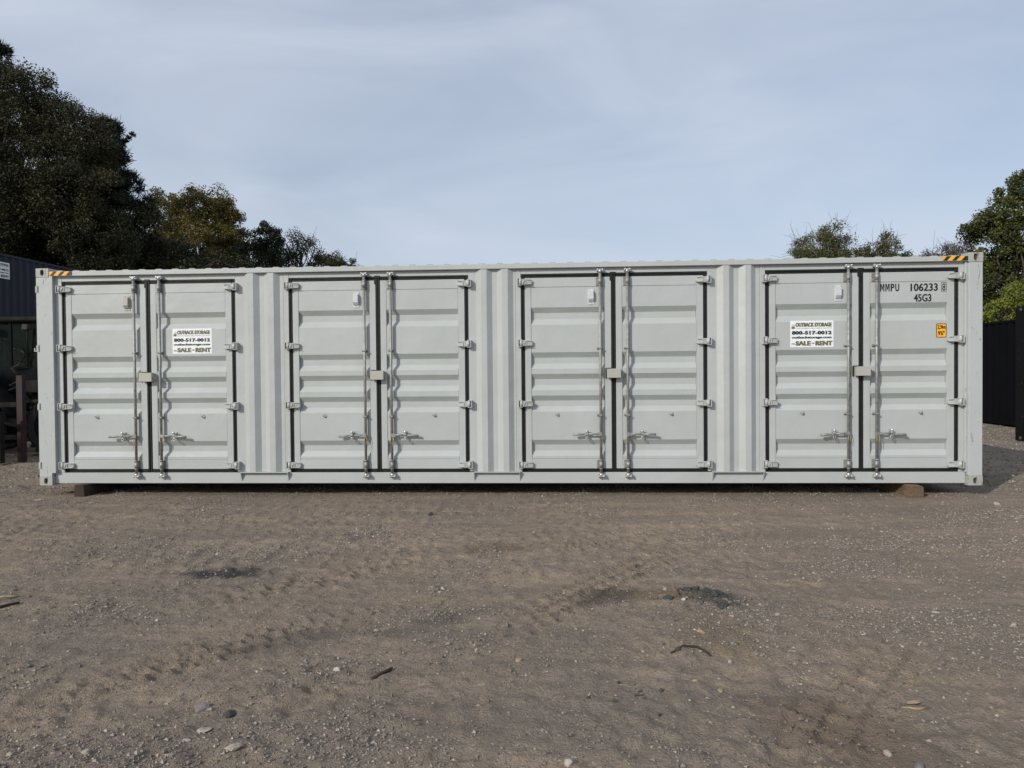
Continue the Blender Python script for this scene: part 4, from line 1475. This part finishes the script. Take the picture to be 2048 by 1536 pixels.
def pine(name, label, base, top_z, spread, seed, mat, per=60, group=None, whorls=11, z0=0.25, lean=None):
    r = np.random.default_rng(seed)
    root = empty(name, (base[0], base[1], GZ))
    tag(root, label, 'tree', group)
    H = top_z - GZ
    mb = MB()
    mb.tube([(0, 0, -0.1), (0.05, 0, H * .5), (0, 0.05, H)], [0.26, 0.16, 0.03], 8)
    cents, rads = [], []
    for w in range(whorls):
        z = H * (z0 + (1 - z0) * w / (whorls - 1))
        reach = spread * (1 - 0.90 * (w / (whorls - 1))) * (0.75 + 0.5 * r.random())
        for k in range(6):
            a = 2 * math.pi * (k / 6) + r.random() * 0.9
            L = reach * (0.6 + 0.6 * r.random())
            e = np.array([L * math.cos(a), L * math.sin(a), z + L * (0.10 + 0.20 * r.random())])
            limb(mb, (0, 0, z), e, 0.06, 0.015, r, 4, 0.04)
            for t in np.linspace(0.35, 1.0, 5):
                c = np.array([0, 0, z]) * (1 - t) + e * t
                cents.append(c + r.normal(size=3) * 0.12 * L ** .5)
                rads.append(0.28 + 0.16 * r.random())
    for k in range(7):                                   # upright leading shoots
        a = 2 * math.pi * k / 7 + r.random()
        q0 = np.array([0.15 * math.cos(a), 0.15 * math.sin(a), H - 1.3])
        q1 = np.array([1.25 * math.cos(a), 1.25 * math.sin(a), H - 0.45 * r.random()]) if k else np.array([0, 0, H + 0.25])
        limb(mb, (0, 0, H - 1.6), q1, 0.03, 0.01, r, 4, 0.03)
        for t in np.linspace(0.25, 1.0, 6):
            cents.append(q0 * (1 - t) + q1 * t); rads.append(0.13)
    C = np.array(cents); cr = np.array(rads)
    n = len(C)
    idx = np.repeat(np.arange(n), per)
    m = len(idx)
    d = r.normal(size=(m, 3)) + np.array([0, 0, 0.7]); d /= np.linalg.norm(d, axis=1, keepdims=True)
    p0 = C[idx] + r.normal(size=(m, 3)) * (cr[idx] * .35)[:, None] * np.array([1, 1, .45])
    s = np.cross(d, r.normal(size=(m, 3))); s /= np.linalg.norm(s, axis=1, keepdims=True)
    L = cr[idx] * (0.7 + .6 * r.random(m))
    wd = 0.022
    v = np.empty((m, 4, 3))
    v[:, 0] = p0 - s * wd; v[:, 1] = p0 + s * wd
    v[:, 2] = p0 + d * L[:, None] + s * wd * .4; v[:, 3] = p0 + d * L[:, None] - s * wd * .4
    t = np.repeat(np.clip(0.4 + 0.25 * r.normal(size=m), 0, 1), 4)
    place('crown', quick_mesh('crown', v.reshape(-1, 3), np.arange(m * 4).reshape(-1, 4), mat, False, t), root)
    mb.build('trunk', M['bark'], root)
    return root


p = at(12, 900, 37)
pine('pine_tree', 'pine with upright tufts poking above the tallest oak at the left edge', p[:2], at(12, 108, 37)[2], 3.6, 21, LEAF_NEEDLE, group=gl)
p = at(226, 900, 33.5)
pine('pine_tree', 'ragged dark pine with side branches against the sky, right of the big oaks', p[:2], at(226, 262, 33.5)[2], 3.4, 22, LEAF_NEEDLE, per=95, group=gl, whorls=15, z0=0.2)

tree('maple_tree', 'yellow brown autumn tree catching sun at its top, right of the ragged pine', at(400, 900, 45)[:2],
     [pb(410, 425, 45, 62, 48), pb(338, 428, 45, 42, 50), pb(445, 450, 45, 38, 56), pb(390, 500, 44, 95, 60), pb(330, 500, 44, 60, 60), pb(460, 510, 44, 46, 50)],
     True, LEAF_OLIVE, M['bark'], 13, per=204, size=0.124, crad=0.5, group=gl, clumps=1.9)
tree('broadleaf_tree', 'dark green tree filling the gap under the yellow brown tree', at(290, 900, 33)[:2],
     [pb(285, 470, 33, 55, 70), pb(330, 520, 33, 70, 40), pb(250, 520, 33, 60, 60), pb(420, 545, 33, 80, 32), pb(500, 555, 33, 60, 22)],
     True, LEAF_DARK, M['bark'], 14, per=216, size=0.112, crad=0.5, group=gl, clumps=1.7)
tree('broadleaf_tree', 'round dark evergreen tree right of the yellow brown tree', at(525, 900, 41)[:2],
     [pb(525, 478, 41, 38, 33), pb(515, 520, 41, 50, 40), pb(552, 500, 41, 20, 30)],
     True, LEAF_EVER, M['bark'], 15, per=228, size=0.112, crad=0.42, group=gl, clumps=2.0)
tree('broadleaf_tree', 'thin topped brownish tree right of the round dark evergreen', at(600, 900, 43)[:2],
     [pb(588, 490, 43, 26, 28), pb(618, 505, 43, 28, 26), pb(570, 530, 43, 35, 25), pb(640, 525, 43, 30, 20)],
     True, LEAF_DARK, M['bark'], 16, per=132, size=0.099, crad=0.42, group=gl, twigs=1, clumps=1.9, tint_shift=.15)
tree('broadleaf_tree', 'lowest yellow green tree of the left row, where the row meets the sky', at(680, 900, 46)[:2],
     [pb(660, 522, 46, 26, 16), pb(695, 527, 46, 24, 12), pb(640, 540, 46, 26, 18), pb(716, 538, 46, 10, 6)],
     True, LEAF_MID, M['bark'], 17, per=168, size=0.105, crad=0.32, group=gl, twigs=1, clumps=2.4)

gr = 'trees beyond the right end of the grey container'
tree('birch_tree', 'sparse grey twiggy tree, tallest in the middle distance above the rightmost doors', at(1640, 900, 46)[:2],
     [pb(1662, 470, 46, 26, 28), pb(1640, 490, 46, 40, 26), pb(1600, 490, 46, 22, 18), pb(1590, 512, 46, 16, 12), pb(1640, 515, 46, 60, 20), pb(1690, 490, 46, 20, 26)],
     True, LEAF_SPARSE, M['bark_grey'], 31, per=88, size=0.120, crad=0.45, group=gr, twigs=2, clumps=2.3, limbs=110, trunk_r=0.16)
tree('broadleaf_tree', 'low green bushy tree at the foot of the sparse grey twiggy tree', at(1625, 900, 44)[:2],
     [pb(1620, 512, 44, 45, 14), pb(1668, 515, 44, 26, 16), pb(1645, 540, 44, 60, 25)],
     True, LEAF_MID, M['bark'], 32, per=110, size=0.093, crad=0.36, group=gr, clumps=1.3)
tree('birch_tree', 'smaller sparse tree right of the twiggy tallest one, with a pointed top', at(1755, 900, 46)[:2],
     [pb(1767, 482, 46, 13, 20), pb(1748, 500, 46, 26, 20), pb(1788, 492, 46, 13, 16), pb(1720, 508, 46, 18, 16), pb(1750, 525, 46, 50, 18)],
     True, LEAF_SPARSE, M['bark_grey'], 33, per=88, size=0.120, crad=0.40, group=gr, twigs=2, clumps=2.8, limbs=90, trunk_r=0.13)
tree('broadleaf_tree', 'low dark green crown just showing over the container roof at right', at(1815, 900, 42)[:2],
     [pb(1812, 512, 42, 28, 9), pb(1800, 530, 42, 50, 16), pb(1850, 520, 42, 26, 10)],
     True, LEAF_EVER, M['bark'], 34, per=132, size=0.093, crad=0.30, group=gr, clumps=2.2)
tree('thicket_tree', 'brownish grey thicket showing above the striped right corner of the roof', at(1890, 900, 44)[:2],
     [pb(1905, 502, 44, 24, 14), pb(1870, 512, 44, 24, 12), pb(1930, 500, 44, 26, 18), pb(1900, 530, 44, 60, 20)],
     True, LEAF_BROWN, M['bark_grey'], 35, per=96, size=0.081, crad=0.38, group=gr, twigs=2, clumps=3.2, limbs=80, trunk_r=0.12)
tree('maple_tree', 'big leafy green tree rising at the right edge of the picture', at(2050, 900, 29)[:2],
     [pb(2050, 372, 29, 30, 44), pb(2010, 420, 29, 40, 46), pb(1962, 460, 29, 36, 30), pb(1948, 450, 29, 26, 20), pb(1985, 500, 29, 45, 60), pb(2060, 450, 29, 60, 80), pb(1990, 570, 29, 50, 50), pb(2080, 540, 29, 60, 80), pb(1985, 560, 30, 40, 70), pb(1990, 640, 30, 60, 50)],
     True, LEAF_MID, M['bark'], 36, per=228, size=0.105, crad=0.36, group=gr, clumps=2.8, trunk_r=0.24)
tree('leafy_bush', 'bright yellow green bush behind the black containers at the right edge', at(2015, 760, 24)[:2],
     [pb(2020, 618, 24, 36, 26), pb(1982, 630, 24, 30, 26), pb(2050, 590, 24, 36, 40), pb(2010, 680, 24, 60, 40)],
     True, LEAF_BRIGHT, M['bark'], 37, per=216, size=0.087, crad=0.28, group=gr, clumps=3.4, cat='bush', trunk_r=0.10)

# trees of the same wood edge further left, outside the picture, that keep the left side in shade
gs = 'wood edge trees left of the picture'
for k, (x, y, h, rr, lab) in enumerate((
        (-19.5, -10.5, 13, 4.2, 'lowest dense oak in the wood edge, nearest the left border of the picture'),
        (-25.0, -4.0, 16, 5.0, 'dense oak in the second row of the wood edge, level with the yard'),
        (-30.0, 2.5, 17, 5.0, 'dense oak behind the second row of the wood edge, beside the stack'),
        (-27.0, -15.0, 15, 4.5, 'dense oak in the wood edge farthest towards the camera'),
        (-33.0, 10.0, 18, 5.5, 'tallest dense oak in the wood edge, behind the container stack'),
        (-36.0, -6.0, 17, 5.5, 'dense oak deepest inside the wood edge left of the picture'))):
    tree('oak_tree', lab, (x, y),
         [((x, y, h * .62), (rr, rr, h * .38)), ((x + 1, y - 1, h * .36), (rr, rr, h * .30))],
         True, LEAF_DARK, M['bark'], 50 + k, per=34, size=0.40, crad=0.85, group=gs, clumps=0.6, trunk_r=0.3)

# ------------------------------------------------------------------ gravel, stones, sticks
def rock_mesh(name, r, mat, sq, sub=2, rough=0.16):
    bm = bmesh.new()
    bmesh.ops.create_icosphere(bm, subdivisions=sub, radius=1.0)
    off = r.random(3) * 50
    planes = []
    for _ in range(9):
        q = r.normal(size=3)
        planes.append((q / np.linalg.norm(q), 0.62 + 0.25 * r.random()))
    for v in bm.verts:
        p = np.array(v.co[:])
        k = 1 + rough * (math.sin(p[0] * 3.1 + off[0]) * math.cos(p[1] * 2.7 + off[1]) + .6 * math.sin(p[2] * 4.3 + off[2])) + r.normal() * 0.05
        p = p * k
        for pn, pd in planes:
            e = p @ pn - pd
            if e > 0:
                p = p - pn * e
        v.co = Vector((p[0] * sq[0], p[1] * sq[1], p[2] * sq[2]))
    me = bpy.data.meshes.new(name)
    bm.to_mesh(me); bm.free()
    me.materials.append(mat)
    return me


def stone_mat(name, base):
    return plain(name, base, 0.9, 0, 0.25, 30, 0.006, 0.2)


ST = {'grey': stone_mat('grey_stone', (0.17, 0.16, 0.15)), 'pale': stone_mat('pale_stone', (0.34, 0.30, 0.25)), 'tan': stone_mat('tan_stone', (0.31, 0.24, 0.16)),
      'white': stone_mat('white_stone', (0.40, 0.37, 0.33)), 'dark': stone_mat('dark_stone', (0.055, 0.052, 0.050)), 'asphalt': stone_mat('asphalt_lump', (0.060, 0.060, 0.056))}
rs = np.random.default_rng(5)
STONES = [
    # x, y, half width (m), flatness, kind, label
    (5.17, -5.85, 0.042, 0.62, 'grey', 'largest grey rock at the lower left, beside a smaller one'),
    (5.33, -5.90, 0.026, 0.65, 'dark', 'darker rough rock just right of the largest grey rock'),
    (5.27, -6.04, 0.034, 0.35, 'pale', 'flat pale stone below the largest grey rock'),
    (5.24, -6.12, 0.020, 0.40, 'pale', 'small flat pale stone under the flat pale stone near the largest grey rock'),
    (4.87, -6.25, 0.019, 0.6, 'pale', 'pale stone at the bottom edge, left of the largest grey rock'),
    (5.49, -6.21, 0.036, 0.45, 'pale', 'long pale clod at the bottom edge, right of the flat pale stones'),
    (5.69, -5.42, 0.020, 0.55, 'white', 'white square stone just left of the dark red stick'),
    (5.52, -5.62, 0.020, 0.6, 'grey', 'grey stone left of the white square stone, in the pale gravel patch'),
    (6.65, -5.26, 0.021, 0.75, 'tan', 'lone cream stone in the middle of the bare ground'),
    (7.47, -4.96, 0.024, 0.5, 'grey', 'smooth grey stone left of the row of stones below the asphalt rubble'),
    (7.885, -4.96, 0.028, 0.7, 'grey', 'grey stone at the lower end of the row below the asphalt rubble'),
    (7.985, -4.52, 0.018, 0.75, 'tan', 'yellowish stone nearest below the asphalt rubble'),
    (7.88, -4.64, 0.024, 0.4, 'grey', 'flat grey stone in the row below the asphalt rubble'),
    (7.74, -4.78, 0.026, 0.5, 'tan', 'pale yellow clod left in the row below the asphalt rubble'),
    (7.80, -5.23, 0.014, 0.8, 'pale', 'small pale stone right of the dark crescent twig'),
    (7.57, -5.45, 0.015, 0.8, 'tan', 'small tan stone below the dark crescent twig'),
    (7.68, -5.53, 0.018, 0.5, 'tan', 'crumbly tan stone lowest in the scatter below the dark crescent twig'),
    (7.545, -5.10, 0.017, 0.8, 'dark', 'round dark stone at the left end of the dark crescent twig'),
    (8.23, -6.11, 0.024, 0.75, 'pale', 'cream stone at the bottom edge right of the tread marks'),
    (8.30, -6.22, 0.022, 0.7, 'grey', 'grey stone just below the cream stone at the bottom edge'),
    (8.57, -5.62, 0.036, 0.22, 'tan', 'flat tan slab stone at the lower right'),
    (9.69, -4.58, 0.020, 0.8, 'pale', 'pale stone near the right edge of the open ground'),
    (9.36, -4.32, 0.028, 0.3, 'pale', 'flat pale stone at the right, on the gravelly strip'),
    (12.02, -0.56, 0.040, 0.7, 'white', 'white stone in front of the right end of the container'),
    (5.48, -1.24, 0.034, 0.8, 'dark', 'lone dark lump in front of the second pair of doors'),
    (6.90, -6.25, 0.022, 0.9, 'white', 'white pointed stone at the bottom edge, near the middle'),
    (4.54, -6.26, 0.015, 0.7, 'pale', 'small pale stone in the bottom left corner'),
    (8.31, -4.40, 0.020, 0.6, 'pale', 'pale stone right of the asphalt rubble'),
    (7.66, -3.92, 0.018, 0.8, 'pale', 'pale stone on the ochre clay left of the asphalt rubble'),
    (7.74, -4.21, 0.020, 0.6, 'white', 'whitish stone at the front of the asphalt rubble'),
]
for x, y, hw, fl, kind, lab in STONES:
    me = rock_mesh('stone', rs, ST[kind], (hw * 1.15, hw * (0.7 + .3 * rs.random()), hw * fl))
    o = place('stone', me, None, (x, y, float(ground_h(np.array([x]), np.array([y]))[0]) + hw * fl * 0.28))
    o.rotation_euler = (rs.normal() * .12, rs.normal() * .12, rs.random() * 6)
    tag(o, lab, 'stone', 'stones lying on the yard')
AS = [(7.80, -4.02, .045, 'leftmost chunk at the back of the asphalt rubble heap'), (7.86, -3.98, .050, 'rear middle chunk of the black asphalt rubble heap'),
      (7.93, -4.02, .052, 'biggest black chunk at the back of the asphalt rubble heap'), (8.00, -4.10, .050, 'right hand chunk of the black asphalt rubble heap'),
      (7.96, -4.14, .040, 'black chunk in the centre of the asphalt rubble heap'), (7.63, -4.19, .040, 'black chunk lying apart at the left of the rubble heap'),
      (7.98, -4.30, .055, 'black slab chunk lying at the front right of the rubble heap'), (7.80, -4.16, .030, 'small black chunk inside the asphalt rubble heap')]
for x, y, hw, lab in AS:
    me = rock_mesh('asphalt_chunk', rs, ST['asphalt'], (hw, hw * .7, hw * .45), 2, 0.35)
    o = place('asphalt_chunk', me, None, (x, y, float(ground_h(np.array([x]), np.array([y]))[0]) + hw * .12))
    o.rotation_euler = (rs.normal() * .25, rs.normal() * .25, rs.random() * 6)
    tag(o, lab, 'asphalt chunk', 'black asphalt rubble')


def gh(x, y):
    return float(ground_h(np.array([x]), np.array([y]))[0])


def stick(pts, r0, mat, label, n=7):
    mb = MB()
    P = [(x, y, gh(x, y) + r0 * 0.8) for x, y in pts]
    mb.tube(P, [r0 * .8] + [r0 * (0.9 + 0.3 * random.random()) for _ in P[1:-1]] + [r0 * .6], n)
    o = mb.build('stick', mat)
    tag(o, label, 'stick', 'sticks lying on the yard')


M['stick_red'] = plain('red_brown_bark', (0.055, 0.030, 0.024), 0.85, 0, 0.4, 30, 0.003)
M['stick_straw'] = plain('straw_wood', (0.30, 0.22, 0.13), 0.8, 0, 0.2, 30)
M['stick_dark'] = plain('dark_wood', (0.030, 0.024, 0.020), 0.85, 0, 0.4, 30)
stick([(5.895, -5.50), (5.92, -5.46), (5.945, -5.42), (5.975, -5.37)], 0.011, M['stick_red'], 'short dark red brown stick beside the pale gravel patch')
stick([(2.84, -4.215), (2.90, -4.20), (2.965, -4.185)], 0.010, M['stick_straw'], 'straw coloured sliver of wood at the left edge')
stick([(2.98, -4.50), (3.02, -4.43), (3.07, -4.32)], 0.012, M['stick_dark'], 'dark broken stick below the straw sliver at the left edge')
stick([(7.50, -5.12), (7.58, -5.055), (7.66, -5.05), (7.71, -5.09), (7.72, -5.13)], 0.007, M['stick_dark'], 'dark crescent shaped twig right of centre')
stick([(0.20, -0.36), (0.26, -0.35), (0.33, -0.36)], 0.010, M['stick_straw'], 'pale splinter by the left bottom corner of the grey container')
stick([(8.60, -5.70), (8.55, -5.72), (8.48, -5.70)], 0.006, M['stick_straw'], 'thin pale splinter beside the flat tan slab stone')

# loose gravel: tens of thousands of small chips as one object
n_g = 125000
u = rng.random((n_g * 4, 2))
gxp = -1.5 + u[:, 0] * 16.5
gyp = -6.7 + (u[:, 1] ** 1.5) * 8.4
dens = gravel_density(gxp, gyp)
ok = rng.random(len(gxp)) < np.clip(dens, 0.06, 1)
gxp, gyp = gxp[ok][:n_g], gyp[ok][:n_g]
n_g = len(gxp)
sz = 0.003 + 0.0085 * rng.random(n_g) ** 3.5 + 0.008 * (rng.random(n_g) < 0.008) + 0.003 * np.clip((gyp + 4.5) / 4, 0, 1)
far = 11000                                              # coarser chips beyond both ends of the container
fx = np.concatenate([12.4 + 7.5 * rng.random(far), -5.0 + 4.8 * rng.random(far // 3)])
fy = np.concatenate([0.2 + 11.0 * rng.random(far), 0.2 + 4.5 * rng.random(far // 3)])
gxp, gyp = np.concatenate([gxp, fx]), np.concatenate([gyp, fy])
sz = np.concatenate([sz, 0.008 + 0.016 * rng.random(len(fx)) ** 2])
oct_v = np.array([(1, 0, 0), (-.3, .95, 0), (-.6, -.8, 0.1), (0.1, 0.1, .75), (0, 0, -.7)])
oct_f = np.array([(0, 1, 3), (1, 2, 3), (2, 0, 3), (1, 0, 4), (2, 1, 4), (0, 2, 4)])


def chips(name, px, py, size, mat, power):
    n = len(px)
    ang = rng.random(n) * 2 * math.pi
    ca, sa = np.cos(ang), np.sin(ang)
    V = oct_v[None] * (1 + 0.35 * rng.normal(size=(n, 5, 3))) * size[:, None, None]
    X = V[..., 0] * ca[:, None] - V[..., 1] * sa[:, None]
    Y = V[..., 0] * sa[:, None] + V[..., 1] * ca[:, None]
    gz = ground_h(px, py)
    VV = np.stack([X + px[:, None], Y + py[:, None], V[..., 2] + gz[:, None] + size[:, None] * .25], -1).reshape(-1, 3)
    FF = (oct_f[None] + (np.arange(n) * 5)[:, None, None]).reshape(-1, 3)
    tint = np.repeat(np.clip(rng.random(n) ** power, 0, 1), 5)
    return place(name, quick_mesh(name, VV, FF, mat, False, tint, 3))


def gravel_mat():
    m, nt, b = new_mat('gravel_chips')
    a = N(nt, 'ShaderNodeAttribute', attribute_name='tint')
    nt.links.new(mixc(nt, a.outputs['Fac'], (0.175, 0.152, 0.132), (0.40, 0.36, 0.31)), b.inputs['Base Color'])
    b.inputs['Roughness'].default_value = 0.9
    b.inputs['Specular IOR Level'].default_value = 0.2
    return m


gv = chips('gravel', gxp, gyp, sz, gravel_mat(), 3.0)
tag(gv, 'small pale and grey gravel chips scattered over the dirt yard', None, None, 'stuff')
nc = 200
cxp = np.concatenate([7.90 + 0.13 * rng.normal(size=nc), 7.25 + 0.07 * rng.normal(size=26), 7.66 + 0.06 * rng.normal(size=16)])
cyp = np.concatenate([-4.10 + 0.075 * rng.normal(size=nc), -5.62 + 0.09 * rng.normal(size=26), -4.18 + 0.03 * rng.normal(size=16)])
cyp[:nc] -= 0.35 * (cxp[:nc] - 7.90)
cb = chips('asphalt_crumbs', cxp, cyp, 0.004 + 0.012 * rng.random(len(cxp)) ** 2.5, ST['asphalt'], 1.0)
tag(cb, 'crumbs of black asphalt strewn round the rubble heap', None, None, 'stuff')

# the far side of the yard: a low wood edge closing the horizon behind the containers
nf = 700
wx_ = -60 + 150 * rng.random(nf)
wc = np.stack([wx_, 62 + 5 * rng.normal(size=nf), GZ + 0.3 + 5.5 * rng.random(nf) ** 0.8 * (0.75 + 0.25 * np.sin(wx_ * .35))], 1)
v_, q_, t_ = leaf_cloud(wc, 1.3, 42, 0.55, rng, tint_c=np.full(nf, .4))
fw_ = place('far_wood', quick_mesh('far_wood', v_, q_, LEAF_EVER, False, t_))
tag(fw_, 'low dark wood edge far behind the yard', None, None, 'stuff')
